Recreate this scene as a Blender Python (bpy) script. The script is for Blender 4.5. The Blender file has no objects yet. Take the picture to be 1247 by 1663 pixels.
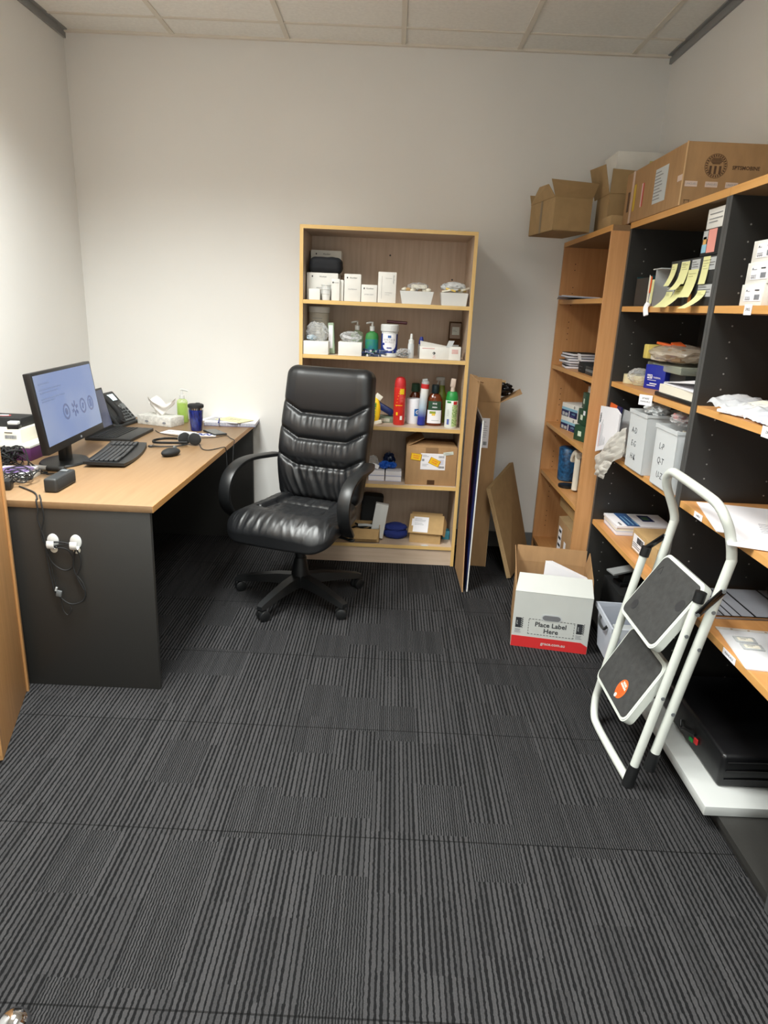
import bpy, bmesh, math, random
from mathutils import Vector, Matrix, noise
S = bpy.context.scene
COL = S.collection
PI = math.pi
# ---------------------------------------------------------------- camera, light, exposure
def make_camera():
    yaw, pitch, roll, f, h = -0.0027, 0.29394, 0.04441, 1096.2, 1.4197
    cy, sy, cp, sp = math.cos(yaw), math.sin(yaw), math.cos(pitch), math.sin(pitch)
    W = Vector((sy*cp, cy*cp, -sp)); r = Vector((cy, -sy, 0)); u = r.cross(W)
    c, s = math.cos(roll), math.sin(roll)
    R = c*r + s*u; U = -s*r + c*u
    cd = bpy.data.cameras.new('camera'); cam = bpy.data.objects.new('camera', cd); COL.objects.link(cam)
    m = Matrix((R, U, -W)).transposed().to_4x4(); m.translation = (0, 0, h); cam.matrix_world = m
    cd.sensor_fit = 'VERTICAL'; cd.sensor_height = 36; cd.lens = 36*f/1663
    cd.clip_start = .02
    S.camera = cam
make_camera()
S.view_settings.view_transform = 'Standard'
S.view_settings.look = 'None'
S.view_settings.gamma = 1
S.view_settings.use_curve_mapping = False
S.view_settings.exposure = 0.78
world = bpy.data.worlds.new('world'); S.world = world; world.use_nodes = True
world.node_tree.nodes['Background'].inputs[0].default_value = (.5, .5, .5, 1)
world.node_tree.nodes['Background'].inputs[1].default_value = .02
LAMPCOL = (.96, 1.0, .975)
def ceiling_lamp(x, y, power, sx=.56, sy=1.14, spread=135):
    ld = bpy.data.lights.new('troffer_or_fill_light', 'AREA'); ld.shape = 'RECTANGLE'; ld.size = sx; ld.size_y = sy
    ld.energy = power; ld.color = LAMPCOL; ld.spread = math.radians(spread)
    o = bpy.data.objects.new('troffer_or_fill_light', ld); COL.objects.link(o); o.location = (x, y, 2.715)
LAMPS = [(-.917, 2.035, 47), (.283, 1.035, 18), (.283, -1.365, 60)]  # last entry is a fill light added behind the camera
for L in LAMPS: ceiling_lamp(*L)
XL, XR, YB, YF, ZC = -1.79, 1.38, 4.06, -2.6, 2.73
# ---------------------------------------------------------------- materials
def lin(h):
    h = h.lstrip('#'); v = [int(h[i:i+2], 16)/255 for i in (0, 2, 4)]
    return tuple(((c/12.92) if c <= .04045 else ((c+.055)/1.055)**2.4) for c in v) + (1,)
MATS = {}
def mat(name, col, rough=.5, metal=0, var=0.0, vscale=20, bump=0, bscale=200, spec=.5, trans=0, alpha=1, emit=0, coat=0, stretch=None, col2=None, vdetail=4):
    if name in MATS: return MATS[name]
    m = bpy.data.materials.new(name); m.use_nodes = True
    nt = m.node_tree; b = nt.nodes['Principled BSDF']
    c = lin(col) if isinstance(col, str) else col
    b.inputs['Base Color'].default_value = c
    b.inputs['Roughness'].default_value = rough; b.inputs['Metallic'].default_value = metal
    b.inputs['Specular IOR Level'].default_value = spec
    b.inputs['Transmission Weight'].default_value = trans; b.inputs['Alpha'].default_value = alpha
    b.inputs['Coat Weight'].default_value = coat
    if emit:
        b.inputs['Emission Color'].default_value = c; b.inputs['Emission Strength'].default_value = emit
    tc = None
    if var or bump or col2:
        tc = nt.nodes.new('ShaderNodeTexCoord'); mp = nt.nodes.new('ShaderNodeMapping')
        nt.links.new(tc.outputs['Object'], mp.inputs[0])
        if stretch: mp.inputs['Scale'].default_value = stretch
    if var or col2:
        n = nt.nodes.new('ShaderNodeTexNoise'); n.inputs['Scale'].default_value = vscale; n.inputs['Detail'].default_value = vdetail
        nt.links.new(mp.outputs[0], n.inputs['Vector'])
        mx = nt.nodes.new('ShaderNodeMix'); mx.data_type = 'RGBA'
        c2 = lin(col2) if col2 else tuple(max(0, x*(1-var)) for x in c[:3]) + (1,)
        c1 = c if col2 else tuple(min(1, x*(1+var*.5)) for x in c[:3]) + (1,)
        mx.inputs[6].default_value = c1; mx.inputs[7].default_value = c2
        rr = nt.nodes.new('ShaderNodeMapRange'); rr.inputs[1].default_value = .3; rr.inputs[2].default_value = .7
        nt.links.new(n.outputs[0], rr.inputs[0]); nt.links.new(rr.outputs[0], mx.inputs[0])
        nt.links.new(mx.outputs[2], b.inputs['Base Color'])
    if bump:
        n2 = nt.nodes.new('ShaderNodeTexNoise'); n2.inputs['Scale'].default_value = bscale; n2.inputs['Detail'].default_value = 3
        nt.links.new(mp.outputs[0], n2.inputs['Vector'])
        bp = nt.nodes.new('ShaderNodeBump'); bp.inputs['Strength'].default_value = bump; bp.inputs['Distance'].default_value = .002
        nt.links.new(n2.outputs[0], bp.inputs['Height']); nt.links.new(bp.outputs[0], b.inputs['Normal'])
    MATS[name] = m
    return m
def wood(name, c1, c2, axis, rough=.45):
    st = {'x': (.06, 1, 1), 'y': (1, .06, 1), 'z': (1, 1, .06)}[axis]
    return mat(name, c1, rough, var=.2, vscale=55, col2=c2, stretch=st, bump=.05, bscale=300, vdetail=6)
wall_m = mat('wall_paint', '#e7e6e3', .85, var=.02, vscale=2, bump=.06, bscale=350, spec=.25)
ceil_m = mat('ceiling_tile', '#f2f1ec', .95, var=.05, vscale=60, bump=.3, bscale=260, spec=.1)
grid_m = mat('ceiling_grid', '#e0dace', .5)
trimg_m = mat('grey_metal_trim', '#8e8f8f', .4, spec=.4)
skirt_m = mat('grey_skirting', '#6d6f70', .5)
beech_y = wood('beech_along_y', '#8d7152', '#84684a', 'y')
beech_x = wood('beech_along_x', '#dcaa74', '#cf9a63', 'x')
beech_z = wood('beech_upright', '#d3a06a', '#c4905a', 'z')
beech_s = wood('shelf_beech', '#d39a60', '#c58a52', 'y')
beech_sz = wood('shelf_beech_upright', '#d6a06c', '#c8915c', 'z')
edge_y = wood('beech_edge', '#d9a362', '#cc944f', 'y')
birch = wood('birch_laminate', '#d0bba6', '#c2ab95', 'x')
birch_z = wood('birch_laminate_upright', '#cdb8a4', '#bfa892', 'z')
birch_e = wood('birch_edging', '#e0bd7e', '#d4ad69', 'x')
birch_ez = wood('birch_edging_upright', '#e0bd7e', '#d4ad69', 'z')
char = mat('charcoal_laminate', '#302f2d', .42, var=.12, vscale=300, bump=.08, bscale=500)
char_l = mat('charcoal_edge', '#4a4b4b', .4)
pin_m = mat('shelf_pin_metal', '#b9b9b4', .3, metal=.6)
hole_m = mat('drilled_hole', '#3a2718', .8)
black = mat('black_plastic', '#171819', .42, bump=.05, bscale=900)
blackg = mat('black_gloss', '#0d0d0f', .15)
blackm = mat('black_matt', '#1b1c1d', .75, var=.1, vscale=80)
dgrey = mat('dark_grey_plastic', '#2b2d2e', .5)
grey = mat('grey_plastic', '#6a6e70', .5)
lgrey = mat('light_grey_plastic', '#b9bcbd', .45)
white = mat('white_plastic', '#d9dad8', .35)
paper = mat('white_paper', '#eceaee', .8, spec=.2)
papw = mat('cream_paper', '#e6e0d0', .8, spec=.2)
ink = mat('black_ink', '#1d1d22', .7)
inkg = mat('grey_ink', '#84868c', .8)
ctn = mat('white_carton', '#e4e2dc', .6, var=.03, vscale=30)
card = mat('cardboard', '#a98660', .85, var=.10, vscale=35, stretch=(1, 1, .25), bump=.1, bscale=120, spec=.2)
card_l = mat('cardboard_edge', '#c7a67c', .9, spec=.2)
card_k = mat('kraft_card', '#b8986a', .8, var=.08, vscale=30, spec=.2)
card_o = mat('olive_kraft_card', '#ab9069', .85, var=.08, vscale=20, spec=.2)
card_d = mat('cardboard_print', '#4b3524', .9, spec=.1)
tape_m = mat('clear_brown_tape', '#b59a72', .2, coat=.5)
red_m = mat('red_print', '#c62b2c', .5)
blue_m = mat('blue_print', '#1c2f86', .45)
navy = mat('navy_print', '#181d55', .5)
lblue = mat('pale_blue_print', '#8fc0d6', .5)
yellow = mat('yellow_print', '#f0c419', .5)
postit = mat('pale_yellow_note', '#dedca2', .8, spec=.2)
orange = mat('orange_print', '#e0642a', .5)
green = mat('green_print', '#1f8a3e', .45)
dgreen = mat('dark_green_print', '#274a34', .5)
chrome = mat('chrome', '#d8d8da', .08, metal=1)
steel = mat('white_powder_coated_steel', '#cdd1ca', .3, bump=.03, bscale=400)
stepmat = mat('step_rubber_mat', '#383837', .8, var=.25, vscale=45, bump=.35, bscale=420)
leather = mat('black_leather', '#151618', .40, bump=.16, bscale=650, spec=.6)
def clear(name, tint='#e8ecec', alpha=.35, rough=.15):
    if name in MATS: return MATS[name]
    m = bpy.data.materials.new(name); m.use_nodes = True; nt = m.node_tree; nt.nodes.clear()
    o = nt.nodes.new('ShaderNodeOutputMaterial'); mx = nt.nodes.new('ShaderNodeMixShader'); t = nt.nodes.new('ShaderNodeBsdfTransparent')
    p = nt.nodes.new('ShaderNodeBsdfPrincipled'); p.inputs['Base Color'].default_value = lin(tint); p.inputs['Roughness'].default_value = rough
    lw = nt.nodes.new('ShaderNodeLayerWeight'); lw.inputs[0].default_value = .30
    mr = nt.nodes.new('ShaderNodeMapRange'); mr.inputs[3].default_value = alpha; mr.inputs[4].default_value = min(1, alpha+.45)
    nt.links.new(lw.outputs['Facing'], mr.inputs[0]); nt.links.new(mr.outputs[0], mx.inputs[0])
    nt.links.new(t.outputs[0], mx.inputs[1]); nt.links.new(p.outputs[0], mx.inputs[2]); nt.links.new(mx.outputs[0], o.inputs[0])
    MATS[name] = m
    return m
bagm = clear('clear_plastic_bag', '#e9ebec', .16, .22)
bagw = clear('cloudy_plastic', '#e4e8ea', .62, .25)
tubm = clear('frosted_storage_plastic', '#d2d8e4', .55, .25)
glassy = clear('clear_bottle_plastic', '#d5dde0', .25, .08)
def carpet_material():
    m = bpy.data.materials.new('striped_carpet_tile'); m.use_nodes = True; nt = m.node_tree; N = nt.nodes; L = nt.links
    b = N['Principled BSDF']; b.inputs['Roughness'].default_value = .95; b.inputs['Specular IOR Level'].default_value = .15
    tc = N.new('ShaderNodeTexCoord'); sp = N.new('ShaderNodeSeparateXYZ'); L.new(tc.outputs['Object'], sp.inputs[0])
    def M(op, a, b_=None, c_=None):
        n = N.new('ShaderNodeMath'); n.operation = op
        for i, v in enumerate((a, b_, c_)):
            if v is None: continue
            if isinstance(v, (int, float)): n.inputs[i].default_value = v
            else: L.new(v, n.inputs[i])
        return n.outputs[0]
    def WN(*v):
        c = N.new('ShaderNodeCombineXYZ')
        for i, a in enumerate(v):
            if isinstance(a, (int, float)): c.inputs[i].default_value = a
            else: L.new(a, c.inputs[i])
        w = N.new('ShaderNodeTexWhiteNoise'); w.noise_dimensions = '3D'; L.new(c.outputs[0], w.inputs['Vector']); return w.outputs['Value']
    x, y = sp.outputs[0], sp.outputs[1]
    # wobble along the rib
    nz = N.new('ShaderNodeTexNoise'); nz.inputs['Scale'].default_value = 90; nz.inputs['Detail'].default_value = 2
    L.new(tc.outputs['Object'], nz.inputs['Vector'])
    xw = M('ADD', x, M('MULTIPLY', M('SUBTRACT', nz.outputs[0], .5), .0060))
    period = .0138
    tx = M('FLOOR', M('DIVIDE', xw, .138))            # groups of ribs
    yb = M('ADD', y, M('MULTIPLY', WN(tx, 3.0, 0.0), .5))
    by = M('FLOOR', M('DIVIDE', yb, .21))
    rnd = WN(tx, by, 1.0)
    phase = M('FRACT', M('DIVIDE', xw, period))
    ri = M('FLOOR', M('DIVIDE', xw, period))
    duty = M('ADD', .46, M('MULTIPLY', WN(ri, by, 2.0), .26))
    coarse = M('LESS_THAN', phase, duty)
    phase2 = M('FRACT', M('DIVIDE', xw, period*.5)); fine = M('LESS_THAN', phase2, .55)
    usef = M('LESS_THAN', rnd, .24)
    stripe = M('ADD', M('MULTIPLY', fine, M('MULTIPLY', usef, .95)), M('MULTIPLY', coarse, M('SUBTRACT', 1.0, usef)))
    lev = M('ADD', .72, M('MULTIPLY', WN(ri, by, 5.0), .45))
    stripe = M('MULTIPLY', stripe, lev)
    # speckle
    n2 = N.new('ShaderNodeTexNoise'); n2.inputs['Scale'].default_value = 420; n2.inputs['Detail'].default_value = 2; L.new(tc.outputs['Object'], n2.inputs['Vector'])
    spk = M('ADD', .45, M('MULTIPLY', n2.outputs[0], 1.1))
    # seams every half metre
    sy = M('FRACT', M('DIVIDE', M('SUBTRACT', y, 1.544-.004), .5035)); seam = M('LESS_THAN', sy, .009)
    dist = N.new('ShaderNodeMix'); dist.data_type = 'RGBA'
    dist.inputs[6].default_value = lin('#111112'); dist.inputs[7].default_value = lin('#3a393a')
    L.new(stripe, dist.inputs[0])
    sc = N.new('ShaderNodeMix'); sc.data_type = 'RGBA'; sc.blend_type = 'MULTIPLY'; sc.inputs[0].default_value = 1
    L.new(dist.outputs[2], sc.inputs[6])
    k = M('MULTIPLY', spk, M('SUBTRACT', 1.0, M('MULTIPLY', seam, .65)))
    cc = N.new('ShaderNodeCombineColor'); [L.new(k, cc.inputs[i]) for i in range(3)]; L.new(cc.outputs[0], sc.inputs[7])
    L.new(sc.outputs[2], b.inputs['Base Color'])
    bp = N.new('ShaderNodeBump'); bp.inputs['Strength'].default_value = .5; bp.inputs['Distance'].default_value = .003
    L.new(M('ADD', stripe, M('MULTIPLY', n2.outputs[0], .6)), bp.inputs['Height']); L.new(bp.outputs[0], b.inputs['Normal'])
    return m
carpet = carpet_material()
# ---------------------------------------------------------------- mesh building
class B:
    def __init__(s, T=None): s.v = []; s.f = []; s.m = []; s.mats = []; s.T = T or Matrix()
    def mi(s, m):
        if m not in s.mats: s.mats.append(m)
        return s.mats.index(m)
    def add(s, vs, fs, m, M=None):
        k = len(s.v); T = s.T @ M if M is not None else s.T; i = s.mi(m)
        s.v += [tuple(T @ Vector(p)) for p in vs]
        for f in fs: s.f.append([k+q for q in f]); s.m.append(i)
    def box(s, x0, x1, y0, y1, z0, z1, m, bev=0, M=None, seg=2):
        if x0 > x1: x0, x1 = x1, x0
        if y0 > y1: y0, y1 = y1, y0
        if z0 > z1: z0, z1 = z1, z0
        if not bev:
            v = [(x, y, z) for x in (x0, x1) for y in (y0, y1) for z in (z0, z1)]
            s.add(v, [(0, 1, 3, 2), (4, 6, 7, 5), (0, 4, 5, 1), (2, 3, 7, 6), (0, 2, 6, 4), (1, 5, 7, 3)], m, M); return s
        bm = bmesh.new(); bmesh.ops.create_cube(bm, size=1)
        for v in bm.verts: v.co = Vector(((x0+x1)/2+v.co.x*(x1-x0), (y0+y1)/2+v.co.y*(y1-y0), (z0+z1)/2+v.co.z*(z1-z0)))
        bmesh.ops.bevel(bm, geom=bm.edges[:], offset=bev, segments=seg, affect='EDGES', profile=.5)
        s.bm(bm, m, M); return s
    def bm(s, bm, m, M=None):
        bm.verts.index_update()
        s.add([v.co[:] for v in bm.verts], [[v.index for v in f.verts] for f in bm.faces], m, M); bm.free()
    def cb(s, c, d, m, rot=(0, 0, 0), bev=0, seg=2):
        from mathutils import Euler
        M = Matrix.Translation(c) @ Euler(rot).to_matrix().to_4x4()
        return s.box(-d[0]/2, d[0]/2, -d[1]/2, d[1]/2, -d[2]/2, d[2]/2, m, bev, M, seg)
    def lathe(s, prof, m, c=(0, 0, 0), n=28, M=None, squash=1):
        vs = []; fs = []
        for r, z in prof:
            for k in range(n):
                a = 2*PI*k/n; vs.append((c[0]+r*math.cos(a), c[1]+squash*r*math.sin(a), c[2]+z))
        for i in range(len(prof)-1):
            for k in range(n): fs.append((i*n+k, i*n+(k+1) % n, (i+1)*n+(k+1) % n, (i+1)*n+k))
        fs.append(tuple(range(n-1, -1, -1))); fs.append(tuple((len(prof)-1)*n+k for k in range(n)))
        s.add(vs, fs, m, M); return s
    def cyl(s, p0, p1, r0, m, r1=None, n=20):
        r1 = r0 if r1 is None else r1
        p0, p1 = Vector(p0), Vector(p1); d = p1-p0
        M = Matrix.Translation(p0) @ d.to_track_quat('Z', 'Y').to_matrix().to_4x4()
        return s.lathe([(r0, 0), (r1, d.length)], m, n=n, M=M)
    def tube(s, pts, r, m, n=10, smooth=6, closed=False, flat=1):
        P = [Vector(p) for p in pts]
        if smooth: P = catmull(P, smooth, closed)
        if isinstance(r, (int, float)): R = [r]*len(P)
        else: R = [r[0]+(r[1]-r[0])*i/(len(P)-1) for i in range(len(P))]
        vs = []; fs = []; up = None
        for i, p in enumerate(P):
            a = P[i-1] if (i > 0 or closed) else p; b = P[(i+1) % len(P)] if (i < len(P)-1 or closed) else p
            t = (b-a)
            if t.length < 1e-9: t = Vector((0, 0, 1))
            t.normalize()
            if up is None:
                up = t.orthogonal().normalized()
            else:
                up = (up - t*up.dot(t)); up = up.normalized() if up.length > 1e-6 else t.orthogonal().normalized()
            w = t.cross(up)
            for k in range(n):
                q = 2*PI*k/n; vs.append(tuple(p + up*R[i]*math.cos(q)*flat + w*R[i]*math.sin(q)))
        L_ = len(P)
        for i in range(L_-1 if not closed else L_):
            j = (i+1) % L_
            for k in range(n): fs.append((i*n+k, i*n+(k+1) % n, j*n+(k+1) % n, j*n+k))
        if not closed:
            fs.append(tuple(range(n-1, -1, -1))); fs.append(tuple((L_-1)*n+k for k in range(n)))
        s.add(vs, fs, m); return s
    def band(s, pts, w, t, m, axis=Vector((1, 0, 0)), smooth=6):
        P = catmull([Vector(p) for p in pts], smooth, False); vs = []; fs = []
        prof = []
        for k in range(12):
            a = 2*PI*k/12; cx, sy = math.cos(a), math.sin(a)
            prof.append((w/2*abs(cx)**.45*(1 if cx >= 0 else -1), t/2*abs(sy)**.6*(1 if sy >= 0 else -1)))
        for i, p in enumerate(P):
            a = P[max(i-1, 0)]; b = P[min(i+1, len(P)-1)]; tt = (b-a).normalized(); nn = tt.cross(axis).normalized()
            for u, v in prof: vs.append(tuple(p+axis*u+nn*v))
        n = 12
        for i in range(len(P)-1):
            for k in range(n): fs.append((i*n+k, i*n+(k+1) % n, (i+1)*n+(k+1) % n, (i+1)*n+k))
        fs.append(tuple(range(n-1, -1, -1))); fs.append(tuple((len(P)-1)*n+k for k in range(n)))
        s.add(vs, fs, m); return s
    def prism(s, poly, h0, h1, m, M=None):
        n = len(poly); vs = [(x, y, h0) for x, y in poly]+[(x, y, h1) for x, y in poly]
        fs = [tuple(range(n-1, -1, -1)), tuple(range(n, 2*n))]+[(k, (k+1) % n, n+(k+1) % n, n+k) for k in range(n)]
        s.add(vs, fs, m, M); return s
    def slab(s, quad, t, m):
        q = [Vector(p) for p in quad]; nn = (q[1]-q[0]).cross(q[-1]-q[0]).normalized()*t; n = len(q)
        vs = [tuple(p) for p in q]+[tuple(p+nn) for p in q]
        fs = [tuple(range(n-1, -1, -1)), tuple(range(n, 2*n))]+[(k, (k+1) % n, n+(k+1) % n, n+k) for k in range(n)]
        s.add(vs, fs, m); return s
    def text(s, txt, size, m, M, align='CENTER', ext=.0002, bold=0.0, shear=0):
        cu = bpy.data.curves.new('t', 'FONT'); cu.body = txt; cu.size = size; cu.align_x = align; cu.align_y = 'CENTER'; cu.extrude = ext
        cu.offset = bold; cu.shear = shear; cu.resolution_u = 2
        o = bpy.data.objects.new('t', cu); COL.objects.link(o); dg = bpy.context.evaluated_depsgraph_get(); dg.update()
        me = bpy.data.meshes.new_from_object(o.evaluated_get(dg))
        s.add([v.co[:] for v in me.vertices], [list(p.vertices) for p in me.polygons], m, M)
        bpy.data.objects.remove(o); bpy.data.curves.remove(cu); bpy.data.meshes.remove(me); return s
    def grid(s, fn, nu, nv, m, th=0):
        vs = [fn(i/nu, j/nv) for i in range(nu+1) for j in range(nv+1)]; w = nv+1
        fs = [(i*w+j, (i+1)*w+j, (i+1)*w+j+1, i*w+j+1) for i in range(nu) for j in range(nv)]
        if th:
            k = len(vs); vs += [(x, y, z-th) for x, y, z in vs]; fs += [tuple(k+q for q in reversed(f)) for f in fs[:]]
            rim = [i*w for i in range(nu+1)]+[nu*w+j for j in range(1, nv+1)]+[i*w+nv for i in range(nu-1, -1, -1)]+[j for j in range(nv-1, 0, -1)]
            for a, b in zip(rim, rim[1:]+rim[:1]): fs.append((a, k+a, k+b, b))
        s.add(vs, fs, m); return s
    def blob(s, c, d, m, amp=.25, freq=2.0, seed=0, sub=4, sharp=1, flat=0):
        bm = bmesh.new(); bmesh.ops.create_icosphere(bm, subdivisions=sub, radius=1)
        for v in bm.verts:
            p = v.co.copy(); n = noise.noise(p*freq+Vector((seed*7.1, seed*3.3, 0))) + .5*noise.noise(p*freq*2.7+Vector((seed, 5, 2)))
            n = -abs(n)*sharp + (1-sharp)*n
            q = p*(1+amp*n*1.6)
            z = q.z
            if flat and z < -flat: z = -flat
            v.co = Vector((c[0]+q.x*d[0]/2, c[1]+q.y*d[1]/2, c[2]+z*d[2]/2))
        s.bm(bm, m); return s
    def obj(s, name, parent=None, smooth=True, angle=35):
        me = bpy.data.meshes.new(name); me.from_pydata(s.v, [], s.f)
        for m in s.mats: me.materials.append(m)
        me.polygons.foreach_set('material_index', s.m)
        bm = bmesh.new(); bm.from_mesh(me); bmesh.ops.recalc_face_normals(bm, faces=bm.faces); bm.to_mesh(me); bm.free()
        if smooth:
            me.polygons.foreach_set('use_smooth', [True]*len(me.polygons)); me.set_sharp_from_angle(angle=math.radians(angle))
        me.update(); o = bpy.data.objects.new(name, me); COL.objects.link(o)
        if parent: o.parent = parent
        return o
def catmull(P, k, closed):
    out = []; n = len(P)
    for i in range(n if closed else n-1):
        p0 = P[(i-1) % n] if (closed or i > 0) else P[i]; p1 = P[i]; p2 = P[(i+1) % n]; p3 = P[(i+2) % n] if (closed or i+2 < n) else P[(i+1) % n]
        for j in range(k):
            t = j/k; out.append(.5*((2*p1)+(p2-p0)*t+(2*p0-5*p1+4*p2-p3)*t*t+(3*p1-p0-3*p2+p3)*t**3))
    if not closed: out.append(P[-1])
    return out
def tag(o, label, cat, group=None, kind=None):
    if label: o['label'] = label
    if cat: o['category'] = cat
    if group: o['group'] = group
    if kind: o['kind'] = kind
    return o
def thing(name, label, cat, loc=(0, 0, 0), rz=0, group=None):
    o = bpy.data.objects.new(name, None); COL.objects.link(o); o.location = loc; o.rotation_euler = (0, 0, rz); o.empty_display_size = .05
    return tag(o, label, cat, group)
def solo(b, name, label, cat, loc=(0, 0, 0), rz=0, group=None, smooth=True, rot=None):
    o = b.obj(name, None, smooth, 75 if ('bag' in name or 'wrap' in name or 'glove' in name) else 35); o.location = loc; o.rotation_euler = rot if rot else (0, 0, rz)
    return tag(o, label, cat, group)
def struct(b, name):
    o = b.obj(name, smooth=False); o['kind'] = 'structure'; return o
# frames for flat printing: text runs along +u, up is +v, normal n
def face(o, u, v):
    u = Vector(u).normalized(); v = Vector(v).normalized(); n = u.cross(v)
    M = Matrix((u, v, n)).transposed().to_4x4(); M.translation = Vector(o); return M
FY = lambda x, y, z: face((x, y, z), (1, 0, 0), (0, 0, 1))      # on a side that faces the camera (-y)
FX = lambda x, y, z: face((x, y, z), (0, -1, 0), (0, 0, 1))     # on a side that faces the room's left (-x)
FP = lambda x, y, z: face((x, y, z), (0, 1, 0), (0, 0, 1))      # on a side that faces the room's right (+x)
def rect(b, M, x0, x1, y0, y1, m, h=.0006):
    b.box(x0, x1, y0, y1, 0, h, m, M=M)
def lines(b, M, x0, x1, ys, m, th=.0012, seed=1):
    R = random.Random(seed)
    for y in ys:
        rect(b, M, x0, x0+(x1-x0)*R.uniform(.55, 1), y-th/2, y+th/2, m, .001)
def bars(b, M, x0, x1, y0, y1, m, seed=1, horiz=False):
    R = random.Random(seed); t = y0 if horiz else x0; e = y1 if horiz else x1
    while t < e-.0006:
        w = R.choice((.0008, .0012, .002))
        if horiz: rect(b, M, x0, x1, t, min(t+w, e), m, .001)
        else: rect(b, M, t, min(t+w, e), y0, y1, m, .001)
        t += w+R.choice((.0008, .0014))
# ---------------------------------------------------------------- room
b = B(); b.box(XL-.1, XR+.1, YF-.1, YB+.1, -.08, 0, carpet); struct(b, 'floor')
b = B(); b.box(XL-.1, XR+.1, YB, YB+.1, 0, ZC+.1, wall_m); struct(b, 'wall_back')
b = B(); b.box(XL-.1, XL, YF, YB, 0, ZC+.1, wall_m); struct(b, 'wall_left')
b = B(); b.box(XR, XR+.1, YF, YB, 0, ZC+.1, wall_m); struct(b, 'wall_right')
b = B(); b.box(XL-.1, XR+.1, YF-.1, YF, 0, ZC+.1, wall_m); struct(b, 'wall_front')
# suspended ceiling: tiles with a T-bar grid, openings for the troffers
GX = [-1.216, -.617, -.017, .583, 1.173]; GY = [3.835-1.2*k for k in range(6)]
holes = [(GX[1]-0.0, GX[2], 3.835-1.2*k-1.2, 3.835-1.2*k) for k in ()]
b = B(); b.box(XL-.1, XR+.1, YF-.1, YB+.1, ZC, ZC+.06, ceil_m)
struct(b, 'ceiling')
b = B()
for x in GX: b.box(x-.012, x+.012, YF, YB, ZC-.006, ZC+.001, grid_m)
for y in GY: b.box(XL, XR, y-.009, y+.009, ZC-.005, ZC+.001, grid_m)
struct(b, 'trim_1')
b = B(); b.box(XL, XL+.012, YF, YB, ZC-.038, ZC, trimg_m); b.box(XL, XL+.03, YF, YB, ZC-.006, ZC, trimg_m); struct(b, 'trim_2')
b = B(); b.box(XR-.012, XR, YF, YB, ZC-.038, ZC, trimg_m); b.box(XR-.03, XR, YF, YB, ZC-.006, ZC, trimg_m); struct(b, 'trim_3')
b = B(); b.box(XL, XR, YB-.02, YB, ZC-.012, ZC, grid_m); struct(b, 'trim_4')
b = B(); b.box(XL, XR, YB-.012, YB, 0, .10, skirt_m); struct(b, 'baseboard_back')
b = B(); b.box(XL, XL+.012, YF, YB, 0, .10, skirt_m); struct(b, 'baseboard_left')
b = B(); b.box(XR-.012, XR, YF, YB, 0, .10, skirt_m); struct(b, 'baseboard_right')
lampglow = mat('lamp_diffuser', (1, .93, .82, 1), .6, emit=2.0)
for i, (lx, ly, pw) in enumerate(LAMPS):  # last fixture is made up to hold the added fill light
    t = thing('ceiling_light', ['recessed ceiling light over the desk side of the room', 'recessed ceiling light on the shelving side of the room', 'added fill light set in the unseen ceiling behind the camera'][i], 'ceiling light', (lx, ly, ZC-.012), 0, 'recessed ceiling lights')
    b = B(); 
    for a in ((-.30, .30, -.60, -.575), (-.30, .30, .575, .60), (-.30, -.28, -.6, .6), (.28, .30, -.6, .6)): b.box(*a, 0, .012, grid_m)
    b.obj('frame', t); b = B(); b.box(-.28, .28, -.575, .575, .006, .011, lampglow); b.obj('diffuser', t)
# ---------------------------------------------------------------- desk
t = thing('desk', 'long beech topped desk with charcoal end panels along the left wall', 'desk', (-1.30, 3.12, 0))
T = Matrix.Translation((1.30, -3.12, 0)); DX0, DX1, DY0, DY1 = XL+.003, -.810, 2.236, 4.045
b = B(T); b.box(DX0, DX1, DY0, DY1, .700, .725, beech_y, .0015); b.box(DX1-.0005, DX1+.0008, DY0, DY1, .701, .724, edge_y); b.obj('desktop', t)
b = B(T); b.box(DX0+.02, DX1-.012, DY0+.004, DY0+.024, 0, .700, char, .001); b.obj('side_panel', t)
b = B(T); b.box(DX0+.02, DX1-.012, DY1-.030, DY1-.010, 0, .700, char, .001); b.obj('side_panel', t)
b = B(T); b.box(-1.50, -1.482, DY0+.024, DY1-.030, .15, .700, char, .001); b.obj('modesty_panel', t)
# ---------------------------------------------------------------- tall cupboard on the left
th = math.radians(18.4)
t = thing('cupboard', 'tall beech cupboard at the left edge in front of the desk', 'cupboard', (-1.308, 2.205, 0), th)
b = B(); b.box(-.018, 0, -.43, 0, 0, 1.80, beech_z, .001); b.obj('side_panel', t)
b = B(); b.box(.0, .008, -.022, -.001, .0, 1.80, beech_z, .001); b.obj('edge_strip', t)
b = B(); b.box(-.40, .006, -.453, -.432, .03, 1.80, beech_z, .002); o = b.obj('door', t)
b = B(); b.cyl((-.36, -.455, .95), (-.36, -.475, .95), .006, chrome); b.cyl((-.36, -.455, 1.08), (-.36, -.475, 1.08), .006, chrome); b.tube([(-.36, -.477, .94), (-.36, -.477, 1.09)], .006, chrome, smooth=0); b.obj('handle', o)
b = B(); b.box(-.38, -.018, -.43, -.016, .05, .068, beech_x); b.box(-.38, -.018, -.43, -.016, 1.782, 1.80, beech_x); b.box(-.38, -.02, -.016, 0, 0, 1.80, beech_z); b.box(-.398, -.38, -.43, -.10, 0, 1.80, beech_z); b.obj('carcass', t)
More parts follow.
